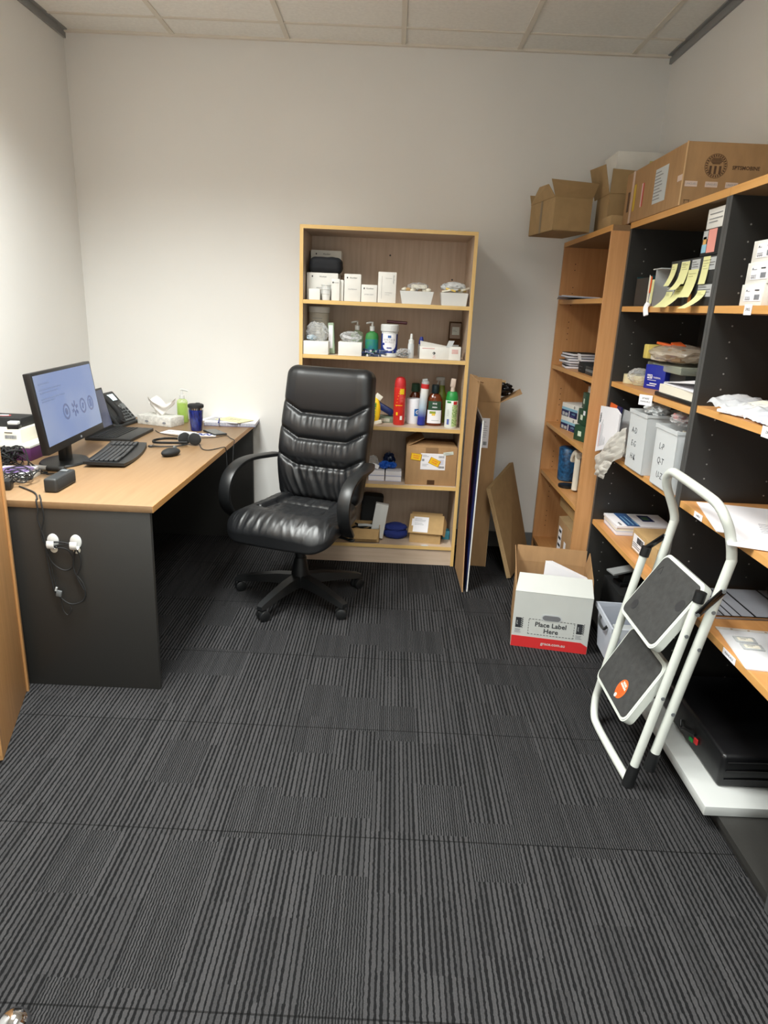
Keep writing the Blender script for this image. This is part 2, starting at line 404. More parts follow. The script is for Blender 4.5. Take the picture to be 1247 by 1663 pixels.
# ---------------------------------------------------------------- birch bookcase on the back wall
BX0, BX1, BY0, BY1, BH = -.497, .404, 3.662, 4.047, 1.803
BS = [1.443, 1.166, .797, .472]; BBOT = .116
t = thing('bookcase', 'pale birch bookcase with five levels against the back wall', 'bookcase', (0, 3.85, 0))
T = Matrix.Translation((0, -3.85, 0))
for x0, x1 in ((BX0, BX0+.018), (BX1-.018, BX1)):
    b = B(T); b.box(x0, x1, BY0+.0015, BY1, 0, BH-.018, birch_z); b.box(x0, x1, BY0, BY0+.0015, 0, BH-.018, birch_ez)
    s = BX0+.0181 if x0 == BX0 else BX1-.0181
    for k in range(30):
        z = .22+k*.05
        for y in (BY0+.05, BY1-.07):
            b.cyl((s-.0003, y, z), (s+.0003, y, z), .0025, hole_m, n=8)
    b.obj('side_panel', t)
b = B(T); b.box(BX0, BX1, BY0+.0015, BY1, BH-.018, BH, birch); b.box(BX0, BX1, BY0, BY0+.0015, BH-.018, BH, birch_e); b.obj('top_panel', t)
b = B(T); b.box(BX0+.018, BX1-.018, BY1-.012, BY1-.008, .02, BH-.018, birch_z)
for x, z in ((-.04, 1.70), (.315, 1.585)): b.cyl((x, BY1-.0125, z), (x, BY1-.0105, z), .005, dgrey, n=12)
b.obj('back_panel', t)
for z in BS:
    b = B(T); b.box(BX0+.018, BX1-.018, BY0+.004, BY1-.012, z-.020, z, birch); b.box(BX0+.0185, BX1-.0185, BY0+.0025, BY0+.004, z-.020, z, birch_e); b.obj('shelf', t)
b = B(T); b.box(BX0+.018, BX1-.018, BY0+.004, BY1-.012, BBOT-.020, BBOT, birch); b.box(BX0+.0185, BX1-.0185, BY0+.0025, BY0+.004, BBOT-.020, BBOT, birch_e); b.obj('bottom_shelf', t)
b = B(T); b.box(BX0+.018, BX1-.018, BY0+.012, BY0+.028, 0, BBOT-.020, birch); b.obj('kickboard', t)
# ---------------------------------------------------------------- right-hand shelving
def unit(name, label, x0, x1, y0, y1, H, shelves, side, sedge, shm, lip, topm, holes, kick, bottom, botm):
    t = thing(name, label, 'shelving unit', ((x0+x1)/2, (y0+y1)/2, 0)); T = Matrix.Translation((-(x0+x1)/2, -(y0+y1)/2, 0)); w = .018
    for s0, s1, inner in ((y0, y0+w, y0+w), (y1-w, y1, y1-w)):
        b = B(T); b.box(x0+.0015, x1, s0, s1, 0, H-.024, side); b.box(x0, x0+.0015, s0, s1, 0, H-.024, sedge)
        dz = .05 if holes is pin_m else .032; z = .16; k = 0; sg = 1 if inner == s1 else -1
        while z < H-.1:
            for xx in (x0+.07, x1-.09):
                b.cyl((xx, inner-.001*sg, z), (xx, inner+.0012*sg, z), .0028, holes, n=8)
            k += 1; z += dz
            if holes is not pin_m and k % 4 == 0: z += .06
        b.obj('side_panel', t)
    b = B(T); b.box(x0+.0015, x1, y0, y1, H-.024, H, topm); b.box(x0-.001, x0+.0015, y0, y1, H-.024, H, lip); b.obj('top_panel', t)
    b = B(T); b.box(x1-.01, x1-.004, y0+w, y1-w, .02, H-.024, side if holes is pin_m else topm); b.obj('back_panel', t)
    for z in shelves:
        b = B(T); b.box(x0+.0055, x1-.01, y0+w+.001, y1-w-.001, z-.022, z, shm); b.box(x0+.004, x0+.0055, y0+w+.001, y1-w-.001, z-.022, z, lip); b.obj('shelf', t)
    b = B(T); b.box(x0+.002, x1-.01, y0+w, y1-w, bottom-.02, bottom, botm); b.obj('bottom_shelf', t)
    b = B(T); b.box(x0+.012, x0+.03, y0+w, y1-w, 0, bottom-.02, kick); b.obj('kickboard', t)
    return t
UY = 2.262
U1 = [1.469, 1.141, .830, .478]; U2 = [1.469, 1.155, .830, .512]; UO = [1.502, 1.145, .812, .520]
unit('shelving_unit', 'charcoal shelving unit with beech shelves holding the lettered plastic tubs', 1.004, 1.376, UY+.001, 3.170, 1.814, U1, char, char_l, beech_s, edge_y, beech_y, pin_m, char, .045, char)
unit('shelving_unit', 'charcoal shelving unit with beech shelves nearest the camera behind the step ladder', 1.004, 1.376, 1.345, UY-.001, 1.814, U2, char, char_l, beech_s, edge_y, beech_y, pin_m, char, .045, char)
unit('shelving_unit', 'narrow looking beech shelving unit in the back right corner', .928, 1.372, 3.174, 4.05, 1.806, UO, beech_sz, beech_sz, beech_s, edge_y, beech_y, hole_m, beech_y, .085, beech_s)
# shelf-edge paper labels
def shelf_label(y, z, w, h, txt, label, x=1.0035, sz=.011, tilt=0):
    b = B(); M = FX(0, 0, 0); rect(b, M, -w/2, w/2, -h/2, h/2, paper, .0008)
    b.text(txt, sz, ink, Matrix.Translation((-.0009, 0, 0)) @ M)
    solo(b, 'shelf_label', label, 'label', (x+.0035, y, z), 0, 'paper labels on the shelf edges', rot=(tilt, 0, 0))
shelf_label(2.028, U2[0]-.011, .043, .030, 'SPIKE', 'small paper label taped below the white cartons on the top shelf')
shelf_label(1.790, U2[1]-.011, .075, .030, 'DRESSI', 'white paper label on shelf edge below the crumpled clear plastic envelope')
shelf_label(2.095, U2[2]-.011, .06, .020, 'LABELS', 'small clear label under the white paper sheets on the shelf edge', sz=.009)
shelf_label(1.757, U2[3]-.011, .075, .020, 'MANUALS', 'white printed label on the edge of the shelf holding the punched sleeves')
# ---------------------------------------------------------------- things on the desk
DZ = .7252
# monitor: local +x is the viewing side, origin at the base
MB, MT = .095, .405
t = thing('monitor', 'black flat screen monitor showing a pale blue page with round icons', 'monitor', (-1.350, 2.825, DZ), math.radians(4.0))
tilt = math.radians(-8)
MM = Matrix.Translation((.03, 0, MB)) @ Matrix.Rotation(tilt, 4, 'Y')
b = B(MM); b.box(-.030, 0, -.300, .310, 0, .312, black, .004); b.box(-.045, -.030, -.20, .20, .06, .26, black, .006); b.obj('housing', t)
scr = mat('screen_glow', '#7c95c4', .25, emit=.55)
bpy_n = scr.node_tree
def screen_nodes(m, c1, c2, e):
    nt = m.node_tree; bs = nt.nodes['Principled BSDF']; tc = nt.nodes.new('ShaderNodeTexCoord'); nz = nt.nodes.new('ShaderNodeTexNoise'); nz.inputs['Scale'].default_value = 4; nz.inputs['Detail'].default_value = 1
    nt.links.new(tc.outputs['Object'], nz.inputs['Vector']); mx = nt.nodes.new('ShaderNodeMix'); mx.data_type = 'RGBA'; mx.inputs[6].default_value = lin(c1); mx.inputs[7].default_value = lin(c2)
    mr = nt.nodes.new('ShaderNodeMapRange'); mr.inputs[1].default_value = .35; mr.inputs[2].default_value = .65; nt.links.new(nz.outputs[0], mr.inputs[0]); nt.links.new(mr.outputs[0], mx.inputs[0])
    nt.links.new(mx.outputs[2], bs.inputs['Emission Color']); bs.inputs['Base Color'].default_value = (.01, .01, .012, 1); bs.inputs['Emission Strength'].default_value = e
screen_nodes(scr, '#6f86b8', '#8a9abd', .52)
si = mat('screen_icon', '#000000', .3); screen_nodes(si, '#516599', '#5a6a98', .46)
si2 = mat('screen_text', '#000000', .3); screen_nodes(si2, '#6f85b3', '#7f90b5', .46)
b = B(MM); b.box(0, .0008, -.288, .298, .030, .300, scr)
F = face((.0009, 0, 0), (0, 1, 0), (0, 0, 1))
def ring(b, F, cx, cy, r0, r1, m, h=.0004, n=28):
    vs = []; fs = []
    for k in range(n):
        a = 2*PI*k/n
        for r in (r0, r1):
            vs += [(cx+r*math.cos(a), cy+r*math.sin(a), 0), (cx+r*math.cos(a), cy+r*math.sin(a), h)]
    for k in range(n):
        j = (k+1) % n; fs += [(4*k+1, 4*k+3, 4*j+3, 4*j+1), (4*k, 4*j, 4*j+2, 4*k+2), (4*k+2, 4*j+2, 4*j+3, 4*k+3), (4*k, 4*k+1, 4*j+1, 4*j)]
    b.add(vs, fs, m, F)
for k, cx in enumerate((-.06, .03, .12, .21)):
    if k != 1: ring(b, F, cx, .135, .024, .033, si)
    if k == 0: b.lathe([(.014, 0), (.014, .0004)], si, (cx, .135, 0), M=F)
    if k == 1:
        for q in range(6):
            a = q*PI/3+.3; rect(b, F @ Matrix.Translation((cx, .135, 0)) @ Matrix.Rotation(a, 4, 'Z'), .010, .033, -.006, .006, si, .0004)
    if k == 2: rect(b, F @ Matrix.Translation((cx, .135, 0)) @ Matrix.Rotation(.7, 4, 'Z'), -.014, .014, -.004, .004, si, .0004); rect(b, F, cx-.004, cx+.004, .122, .146, si, .0004)
    if k == 3:
        for q in (-.010, 0, .010): rect(b, F, cx+q-.003, cx+q+.003, .118, .152, si, .0004)
for y, w in ((.262, .10), (.240, .20), (.228, .16), (.204, .22), (.195, .12)): rect(b, F, -.26, -.26+w, y, y+.006, si2, .0003)
ring(b, F, .30, .28, .0, .0005, si2)
b.obj('screen', t, smooth=False)
b = B(MM); b.lathe([(.008, 0), (.008, .0006)], mat('badge_silver', '#9aa0a6', .3, metal=.5), (.0, .0, 0), M=face((.0001, .03, .014), (0, 1, 0), (0, 0, 1)), squash=.6); b.obj('badge', t)
b = B(); b.box(-.052, -.016, -.035, .035, .008, .20, black, .008); b.obj('neck', t)
b = B(); b.lathe([(.092, 0), (.095, .004), (.090, .010), (.04, .014)], black, (-.040, 0, 0), squash=1.3, n=40); b.obj('base', t)
# laptop, open, seen past the monitor
t = thing('laptop', 'open black laptop behind the monitor with its dark screen raised', 'laptop', (-1.395, 3.455, DZ), 0)
b = B(); b.box(-.115, .115, -.165, .165, .0, .016, black, .003); b.obj('keyboard_deck', t)
b = B(); kk = mat('key_black', '#141516', .6)
for r in range(6):
    for c in range(14): b.box(-.075+r*.019, -.075+r*.019+.016, -.15+c*.0215, -.15+c*.0215+.0185, .0155, .0185, kk)
b.obj('keys', t)
b = B(); M = Matrix.Translation((-.100, 0, .014)) @ Matrix.Rotation(math.radians(-14), 4, 'Y'); b.T = M
b.box(-.007, 0, -.165, .165, 0, .215, black, .002); o = b.obj('lid', t)
b = B(M); sl = mat('laptop_screen', '#4b506a', .2); screen_nodes(sl, '#363c55', '#4a4f6c', .55); b.box(0, .0006, -.155, .155, .014, .205, sl); b.obj('screen', o, smooth=False)
# keyboard
t = thing('keyboard', 'black curved computer keyboard in front of the monitor', 'keyboard', (-1.222, 2.975, DZ), math.radians(8))
b = B()
def kb(u, v):
    x = -.082+.164*u; y = -.228+.456*v; bow = .018*(1-(2*v-1)**2)
    return (x + (bow if u > .5 else 0)*(u-.5)*2, y, .020-.006*u+.006*(2*v-1)**2)
b.grid(kb, 14, 30, black, th=.0125); b.obj('body', t)
kk2 = mat('keycap_black', '#232426', .45)
for blk, (ca, cz) in (('keys', (0, 14)), ('number_pad', (15, 18))):
  b = B()
  for r in range(6):
    for c in range(ca, cz):
        x = -.062+r*.0195; y = -.205+c*.0225
        if c in (14,): continue
        if r == 5 and 4 <= c <= 8:
            if c == 4: b.box(x, x+.016, y, y+.108, .018, .0255, kk2, .002, seg=1)
            continue
        b.box(x, x+.016, y, y+.0195, .018, .0265+.004*abs(2*c/17-1), kk2, .002, seg=1)
  b.obj(blk, t)
# mouse
t = thing('computer_mouse', 'black wireless computer mouse near the desk front edge', 'mouse', (-1.00, 3.035, DZ), math.radians(-25))
b = B(); b.blob((0, 0, .0165), (.062, .105, .040), blackm, amp=0, flat=.8); b.obj('shell', t)
b = B(); b.cyl((-.004, .028, .033), (.004, .028, .033), .009, grey, n=16); b.obj('scroll_wheel', t)
# headset
t = thing('headset', 'black headset with boom microphone lying beside the mouse', 'headset', (-1.045, 3.275, DZ), math.radians(15))
b = B(); b.band([(.035, 0, .030), (-.02, .03, .028), (-.075, .055, .022), (-.112, .03, .018), (-.105, -.015, .018), (-.04, -.03, .018), (.05, -.042, .02)], .012, .006, black, axis=Vector((0, 0, 1)), smooth=6); b.obj('headband', t)
for (x, y, a) in ((.035, .0, .25), (.085, -.015, -.2)):
    b = B(Matrix.Translation((x, y, .033)) @ Matrix.Rotation(a, 4, 'Z')); b.lathe([(.020, -.012), (.029, -.010), (.031, 0), (.029, .008), (.022, .011)], blackm, M=Matrix.Rotation(PI/2, 4, 'X'), n=24)
    b.lathe([(.0295, -.003), (.0325, 0), (.0295, .003)], mat('headset_ring', '#8f9090', .3, metal=.4), M=Matrix.Rotation(PI/2, 4, 'X'), n=24); b.obj('ear_cup', t)
b = B(); b.tube([(.05, -.045, .012), (.0, -.062, .008), (-.07, -.066, .007), (-.11, -.058, .007)], .0035, black); b.blob((-.12, -.055, .007), (.028, .012, .012), black, amp=0); b.obj('microphone', t)
# desk phone
t = thing('desk_phone', 'black and silver office desk phone leaning on its stand beside the laptop', 'phone', (-1.548, 3.775, DZ), math.radians(84))
b = B(); b.box(-.10, .10, -.09, .09, 0, .018, dgrey, .006); b.cb((0, .03, .06), (.14, .03, .12), dgrey, (math.radians(-25), 0, 0), .004); b.obj('stand', t)
PM = Matrix.Translation((0, -.075, .018)) @ Matrix.Rotation(math.radians(48), 4, 'X')
pg = mat('phone_silver', '#6c7173', .4, metal=.3)
b = B(PM); b.box(-.10, .10, 0, .205, -.020, .004, dgrey, .008); b.box(-.045, .095, .006, .115, .004, .007, pg, .002); b.obj('body', t)
b = B(PM); lcd = mat('phone_display_light', '#c9dce0', .3, emit=.7); b.box(-.030, .075, .135, .190, .004, .0065, blackg); b.box(-.022, .066, .142, .184, .0064, .0072, lcd); b.obj('display', t)
b = B(PM)
for r in range(4):
    for c in range(3): b.box(-.015+c*.026, .005+c*.026, .014+r*.018, .027+r*.018, .006, .0095, blackm, .001, seg=1)
for r in range(3): b.box(.070, .088, .018+r*.024, .034+r*.024, .006, .009, blackm, .001, seg=1)
b.lathe([(.019, .006), (.017, .0105)], dgrey, (.025, .100, 0)); b.lathe([(.008, .0105), (.007, .012)], pg, (.025, .100, 0)); b.obj('buttons', t)
b = B(PM); b.tube([(-.078, .015, .018), (-.078, .055, .036), (-.078, .14, .036), (-.078, .185, .018)], .016, blackm, n=14); b.cyl((-.078, .018, .004), (-.078, .018, .026), .024, blackm); b.cyl((-.078, .182, .004), (-.078, .182, .026), .024, blackm); b.obj('handset', t)
# tissue box, sanitiser, mug
t = thing('tissue_box', 'white patterned tissue box with a tissue pulled up', 'tissue box', (-1.312, 3.838, DZ), math.radians(-20))
tb = mat('tissue_box_print', '#d9d8d2', .6, var=.25, vscale=60)
b = B(); b.box(-.115, .115, -.06, .06, 0, .052, tb, .002); b.lathe([(.012, 0), (.012, .0006)], inkg, M=FY(.07, -.0605, .02), squash=.5); b.lathe([(.012, 0), (.012, .0006)], inkg, M=FY(-.05, -.0605, .02), squash=.5); b.obj('box', t)
b = B(); tis = mat('tissue', '#ece9e4', .9, spec=.1)
def tissue(u, v):
    a = 2*PI*u; r = .014+.055*v*(1+.35*math.sin(3*a+1)); z = .052+.105*v*(1-.45*abs(math.sin(1.5*a)))
    return (r*math.cos(a)*1.25, r*math.sin(a)*.5+.006*math.sin(9*v+3*a), z)
b.grid(tissue, 48, 14, tis); b.obj('tissue', t)
t = thing('hand_sanitiser', 'clear pump bottle of green hand sanitiser by the wall', 'bottle', (-1.213, 3.93, DZ), .3)
b = B(); b.lathe([(.028, 0), (.031, .004), (.031, .118), (.026, .130), (.014, .138), (.013, .146)], clear('sanitiser_bottle', '#cfe88c', .35, .08), squash=.75); b.obj('bottle', t)
b = B(); b.lathe([(.026, .004), (.029, .010), (.029, .112), (.0, .114)], mat('green_gel', '#a9d63e', .15, trans=.4, emit=0), squash=.7); b.obj('gel', t)
b = B(); b.lathe([(.015, .140), (.015, .158), (.006, .160), (.005, .185)], white); b.tube([(-.008, 0, .188), (.006, 0, .190), (.034, 0, .182)], .0055, white); b.obj('pump', t)
t = thing('travel_mug', 'dark blue patterned travel mug with a black lid', 'mug', (-1.066, 3.69, DZ), 0)
mugm = mat('mug_pattern', '#1b2f86', .25, var=0, col2='#0b1238', vscale=85, stretch=(1.6, 1.6, .5), coat=.4)
b = B(); b.lathe([(.029, 0), (.031, .004), (.040, .118)], mugm, n=36); b.obj('body', t)
b = B(); b.lathe([(.0402, .116), (.0405, .126), (.039, .128)], chrome, n=36); b.obj('rim', t)
b = B(); b.lathe([(.040, .126), (.043, .130), (.043, .142), (.037, .146), (.0, .146)], blackm, n=36); b.box(-.012, .012, .034, .050, .138, .147, blackm, .003); b.obj('lid', t)
# papers, phone, notebooks
def sheet(name, label, c, w, h, rz, m, th=.001, lab='paper', group=None, draw=None, rot=None):
    b = B(); b.box(-w/2, w/2, -h/2, h/2, 0, th, m)
    if draw: draw(b, Matrix.Translation((0, 0, th)))
    return solo(b, name, label, lab, c, rz, group, rot=rot)
sheet('paper_note', 'small white paper slip in front of the travel mug', (-1.14, 3.60, DZ), .17, .10, math.radians(-14), paper, draw=lambda b, M: (lines(b, M, -.07, -.03, [0, .015], ink), ))
sheet('envelope', 'blue and white patterned envelope beside the travel mug', (-1.00, 3.57, DZ), .15, .07, math.radians(4), paper, .002, 'envelope', draw=lambda b, M: [rect(b, M @ Matrix.Rotation(.5*(k % 2)-.2, 4, 'Z'), -.06+k*.016, -.048+k*.016, -.022, .022, blue_m, .0006) for k in range(7)])
t = thing('smartphone', 'black smartphone lying near the notebooks', 'phone', (-.950, 3.635, DZ), math.radians(38))
b = B(); b.box(-.037, .037, -.076, .076, 0, .009, dgrey, .003); b.obj('body', t); b = B(); b.box(-.033, .033, -.070, .070, .0088, .0094, blackg); b.obj('screen', t)
t = thing('notebook', 'spiral notebook with blue cover edge under the loose sheets', 'notebook', (-.93, 3.965, DZ), math.radians(4))
b = B(); b.box(-.145, .145, -.105, .105, .0, .018, paper, .001); b.box(-.147, .147, -.107, .107, .018, .020, paper); b.box(-.147, .147, -.107, .107, 0, .0015, blue_m); b.obj('pages', t)
b = B()
for k in range(34): b.tube([(-.14+k*.0085, -.100, .002), (-.14+k*.0085, -.114, .010), (-.14+k*.0085, -.100, .0205)], .0013, mat('spiral_wire', '#3a4a78', .4), n=5, smooth=4)
b.obj('spiral', t)
sheet('loose_sheet', 'white printed sheet lying on top of the spiral notebook', (-.975, 3.955, DZ+.0215), .24, .18, math.radians(-12), paper, .0015, draw=lambda b, M: lines(b, M, -.09, .09, [-.06+.014*k for k in range(9)], inkg))
sheet('yellow_sheet', 'cream yellow sheet topmost on the notebook pile', (-.915, 3.95, DZ+.0240), .19, .13, math.radians(-28), mat('yellow_sheet_paper', '#e9e2b4', .8), .001, draw=lambda b, M: lines(b, M, -.05, .05, [-.02, 0, .02], inkg))
b = B(); b.tube([(0, -.065, .004), (0, .065, .004)], .004, blue_m, smooth=0); b.cyl((0, .065, .004), (0, .078, .004), .004, red_m, 0.001); solo(b, 'pen', 'slim pen lying on the pale papers by the mug', 'pen', (-.985, 3.865, DZ+.026), math.radians(12))
for i, (x, y, rz, m, l) in enumerate(((-1.40, 3.655, .4, mat('pink_paper', '#d9a9ac', .8), 'small pink slip between the phone and tissue box'), (-1.36, 3.60, -.3, lblue, 'pale blue slip of paper beside the laptop corner'))):
    sheet('paper_slip', l, (x, y, DZ+.0015*i), .10, .06, rz, m)
# cable from the headset to the wall side and over the desk edge
b = B(); z = DZ+.003
b.tube([(-.935, 3.27, z+.012), (-.90, 3.20, z), (-.865, 3.18, z), (-.835, 3.22, z), (-.812, 3.25, z+.002), (-.802, 3.26, z-.004), (-.801, 3.27, .69), (-.797, 3.26, .60), (-.794, 3.22, .50), (-.80, 3.16, .44)], .0022, blackm); solo(b, 'headset_cable', 'thin black headset cable dropping over the desk front edge', 'cable')
b = B(); b.tube([(-1.27, 3.62, z), (-1.22, 3.55, z), (-1.12, 3.68-.19, z), (-1.00, 3.47, z), (-.92, 3.50, z), (-.87, 3.56, z), (-.835, 3.50, z), (-.812, 3.46, z+.002), (-.802, 3.45, z-.004), (-.801, 3.42, .69), (-.796, 3.36, .58), (-.80, 3.30, .47)], .0018, blackm); solo(b, 'charging_cable', 'thin black phone charging cable looping across the papers to the desk edge', 'cable')
# stack at the left
t = thing('purple_box', 'purple box at the bottom of the stack behind the monitor', 'box', (-1.655, 2.93, DZ))
pur = mat('purple_print', '#5a2b5a', .55, var=.2, vscale=30)
b = B(); b.box(-.128, .128, -.12, .12, 0, .055, pur, .001); b.obj('body', t); b = B(); b.box(-.129, .129, -.121, .121, .055, .066, ctn, .001); b.obj('lid', t)
b = B(); b.box(-.09, .09, -.075, .075, 0, .060, papw, .001); M = FY(0, -.0755, 0); lines(b, M, -.07, 0, [.042, .030], inkg); bars(b, M, .02, .07, .018, .034, inkg, 3); rect(b, M, -.07, -.064, .040, .046, ink); lines(b, M, .02, .075, [.045], ink, .003)
for k in range(3): ring(b, M, -.06+k*.025, .018, .004, .0055, inkg)
solo(b, 'carton', 'cream carton with printed end stacked on the purple box', 'box', (-1.672, 2.925, DZ+.0665))
b = B(); b.box(-.085, .085, -.06, .06, 0, .040, blackm, .002); b.lathe([(.03, .0401), (.03, .041)], red_m, (-.02, 0, 0), squash=.6); b.lathe([(.022, .0411), (.022, .042)], ctn, (-.02, 0, 0), squash=.6); solo(b, 'black_box', 'flat black box on top of the cream carton', 'box', (-1.685, 2.955, DZ+.1270))
t = thing('smart_watch_case', 'small black case with a white top in front of the flat black box', 'case', (-1.617, 2.868, DZ+.1270), .1)
b = B(); b.box(-.024, .024, -.018, .018, 0, .018, black, .003); b.obj('base', t); b = B(); b.box(-.021, .021, -.015, .015, .018, .032, white, .003); b.obj('top', t)
t = thing('portable_speaker', 'black oblong portable speaker at the near end of the desk', 'speaker', (-1.219, 2.427, DZ), math.radians(1.5))
b = B(); b.box(-.024, .024, -.083, .083, 0, .052, dgrey, .008, seg=3); b.obj('body', t)
b = B(); b.box(.0235, .0248, -.073, .073, .009, .043, mat('speaker_mesh', '#26282a', .9, bump=.6, bscale=1500), .0005); b.obj('grille', t)
b = B(); b.box(-.014, .014, .030, .055, .052, .056, grey, .002); b.obj('plug', t)
# discs, pen, white sleeves under cables
b = B(); b.lathe([(.008, 0), (.06, 0), (.06, .0015), (.008, .0015)], mat('disc_purple', '#8a6fae', .2, metal=.3), n=40); solo(b, 'disc', 'purple edged disc lying under the cable tangle', 'disc', (-1.435, 2.53, DZ+.0335), .0)
b = B(); b.box(-.065, .065, -.062, .062, 0, .012, paper, .001); solo(b, 'disc_sleeve', 'upper white disc sleeve beneath the purple disc', 'sleeve', (-1.445, 2.53, DZ+.021), .1)
b = B(); b.box(-.07, .07, -.065, .065, 0, .020, ctn, .001); lines(b, FY(0, -.0655, 0), -.05, .05, [.006, .012], inkg); solo(b, 'white_case', 'thick white case lowest under the purple disc', 'case', (-1.445, 2.525, DZ), .05)
b = B(); b.cyl((-.06, 0, .010), (.015, 0, .010), .010, lgrey); b.cyl((.015, 0, .010), (.09, 0, .010), .012, dgrey); solo(b, 'stylus_handle', 'grey and black round handled tool behind the speaker', 'tool', (-1.40, 2.665, DZ), -.1)
R = random.Random(4)
def tangle(cx, cy, r, n, z0, z1, seed, rad=.0022):
    R = random.Random(seed); b = B()
    for k in range(n):
        pts = []; a0 = R.uniform(0, 6.28); rx = r*R.uniform(.5, 1); ry = r*R.uniform(.4, 1); ox = R.uniform(-.4, .4)*r; oy = R.uniform(-.4, .4)*r
        for q in range(9): a = a0+q*.85; pts.append((cx+ox+rx*math.cos(a)*R.uniform(.8, 1.1), cy+oy+ry*math.sin(a)*R.uniform(.8, 1.1), R.uniform(z0, z1)))
        b.tube(pts, rad*R.choice((.7, 1, 1.2)), blackm, n=6, smooth=5)
    return b
solo(tangle(-1.585, 2.70, .075, 16, DZ+.004, DZ+.075, 5, .0028), 'cable_tangle', 'heap of coiled black cables beside the purple box', 'cables')
solo(tangle(-1.40, 2.46, .075, 9, DZ+.006, DZ+.050, 9), 'cable_tangle', 'loose black cables over the discs behind the speaker', 'cables')
b = B()
for k, (x, y) in enumerate(((-1.44, 2.68), (-1.40, 2.66), (-1.36, 2.64))): b.tube([(-1.56, 2.74, z+.03), (-1.50, 2.72-.02*k, z+.05), (x, y-.04, z), (x+.03, y-.03, z), (x-.04, y-.03, z), (-1.50, 2.72, z)], .002, blackm)
b.tube([(-1.42, 2.68, z), (-1.30, 2.66, z), (-1.235, 2.58, z+.02), (-1.222, 2.48, DZ+.058)], .002, blackm)
solo(b, 'power_cable', 'black cables running from behind the monitor to the speaker', 'cable')
b = B(); b.cb((0, 0, .018), (.07, .05, .036), black, bev=.006); solo(b, 'power_adaptor', 'black power adaptor block next to the cupboard edge', 'adaptor', (-1.405, 2.365, DZ), .3)
# adhesive hooks with the cable on the desk's end panel
PY = DY0+.0035
for i, (x, l) in enumerate(((-1.171, 'left white stick-on hook on the charcoal desk end'), (-1.090, 'right white stick-on hook on the charcoal desk end'))):
    t = thing('adhesive_hook', l, 'hook', (x, PY, .575), 0, 'adhesive hooks on the desk end')
    b = B(); b.lathe([(.020, 0), (.020, .004), (.016, .006)], white, M=Matrix.Translation((0, 0, .006)) @ Matrix.Rotation(PI/2, 4, 'X'), squash=1.3); b.obj('plate', t)
    b = B(); b.lathe([(.013, 0), (.013, .002)], papw, M=Matrix.Translation((0, 0, -.026)) @ Matrix.Rotation(PI/2, 4, 'X')); b.obj('adhesive_tab', t)
    b = B(); b.band([(0, -.005, -.012), (0, -.020, -.017), (0, -.027, -.006), (0, -.024, .012)], .026, .003, white); b.obj('hook_arm', t)
b = B(); y = PY-.012
b.tube([(-1.36, 2.40, DZ+.004), (-1.27, 2.33, DZ+.004), (-1.224, 2.262, DZ+.0045), (-1.216, 2.240, DZ+.0045), (-1.212, 2.2315, .7225), (-1.209, 2.2295, .69), (-1.212, y, .66), (-1.198, y, .60), (-1.195, y, .55), (-1.190, y, .48), (-1.183, y, .42), (-1.175, y, .385), (-1.13, y, .345), (-1.085, y, .355), (-1.068, y, .385), (-1.075, y, .43), (-1.10, y, .47), (-1.10, y, .52), (-1.088, y, .558)], .0028, blackm)
b.tube([(-1.235, 2.30, DZ+.003), (-1.205, 2.25, DZ+.003), (-1.195, DY0-.006, .724), (-1.190, y, .67), (-1.205, y, .61), (-1.195, y, .57), (-1.172, y-.006, .565), (-1.13, y, .573), (-1.09, y-.006, .565), (-1.075, y, .53), (-1.078, y, .49), (-1.093, y, .455), (-1.085, y, .43), (-1.070, y, .40)], .0028, blackm)
b.tube([(-1.172, y-.004, .562), (-1.12, y, .555), (-1.10, y, .52), (-1.11, y, .485), (-1.14, y, .475), (-1.175, y, .50), (-1.192, y, .545), (-1.185, y, .575), (-1.13, y, .580), (-1.09, y-.004, .57)], .0028, blackm)
b.tube([(-1.187, y, .55), (-1.180, y, .47), (-1.172, y, .41), (-1.160, y, .375), (-1.155, y, .32), (-1.14, y, .30), (-1.125, y, .32), (-1.13, y, .335)], .0018, blackm)
o = solo(b, 'hanging_cable', 'black cable looped over the two white hooks on the desk end', 'cable')
b = B(); b.cb((-1.162, y-.004, .385), (.020, .008, .024), grey, (0, .2, 0), .003); b.cb((-1.170, y-.004, .402), (.006, .006, .014), lgrey, (0, .3, 0)); b.obj('plug', o)
# ---------------------------------------------------------------- office chair
def padded(h, r, n, front, disp, m):
    """rounded slab with half sizes h; disp(x,z,side) moves points on the front (-y) side"""
    bm = bmesh.new(); bmesh.ops.create_cube(bm, size=2)
    bmesh.ops.subdivide_edges(bm, edges=bm.edges[:], cuts=n, use_grid_fill=True)
    for v in bm.verts:
        p = Vector((v.co.x*h[0], v.co.y*h[1], v.co.z*h[2])); q = Vector([max(-h[i]+r[i], min(h[i]-r[i], p[i])) for i in range(3)]); d = p-q
        if d.length > 1e-9:
            e = Vector((d[0]/r[0], d[1]/r[1], d[2]/r[2])); mx = max(abs(e[0]), abs(e[1]), abs(e[2])); e = e.normalized()*mx
            p = q+Vector((e[0]*r[0], e[1]*r[1], e[2]*r[2]))
        v.co = disp(p)
    return bm
CR = math.radians(-19)
chair = thing('office_chair', 'high-backed black leather swivel office chair in the middle of the room', 'chair', (-.415, 3.15, 0))
CT = Matrix.Rotation(CR, 4, 'Z')
def g(d, w): return math.exp(-(d/w)**2)
SEAMS = [.455, .325, .190]
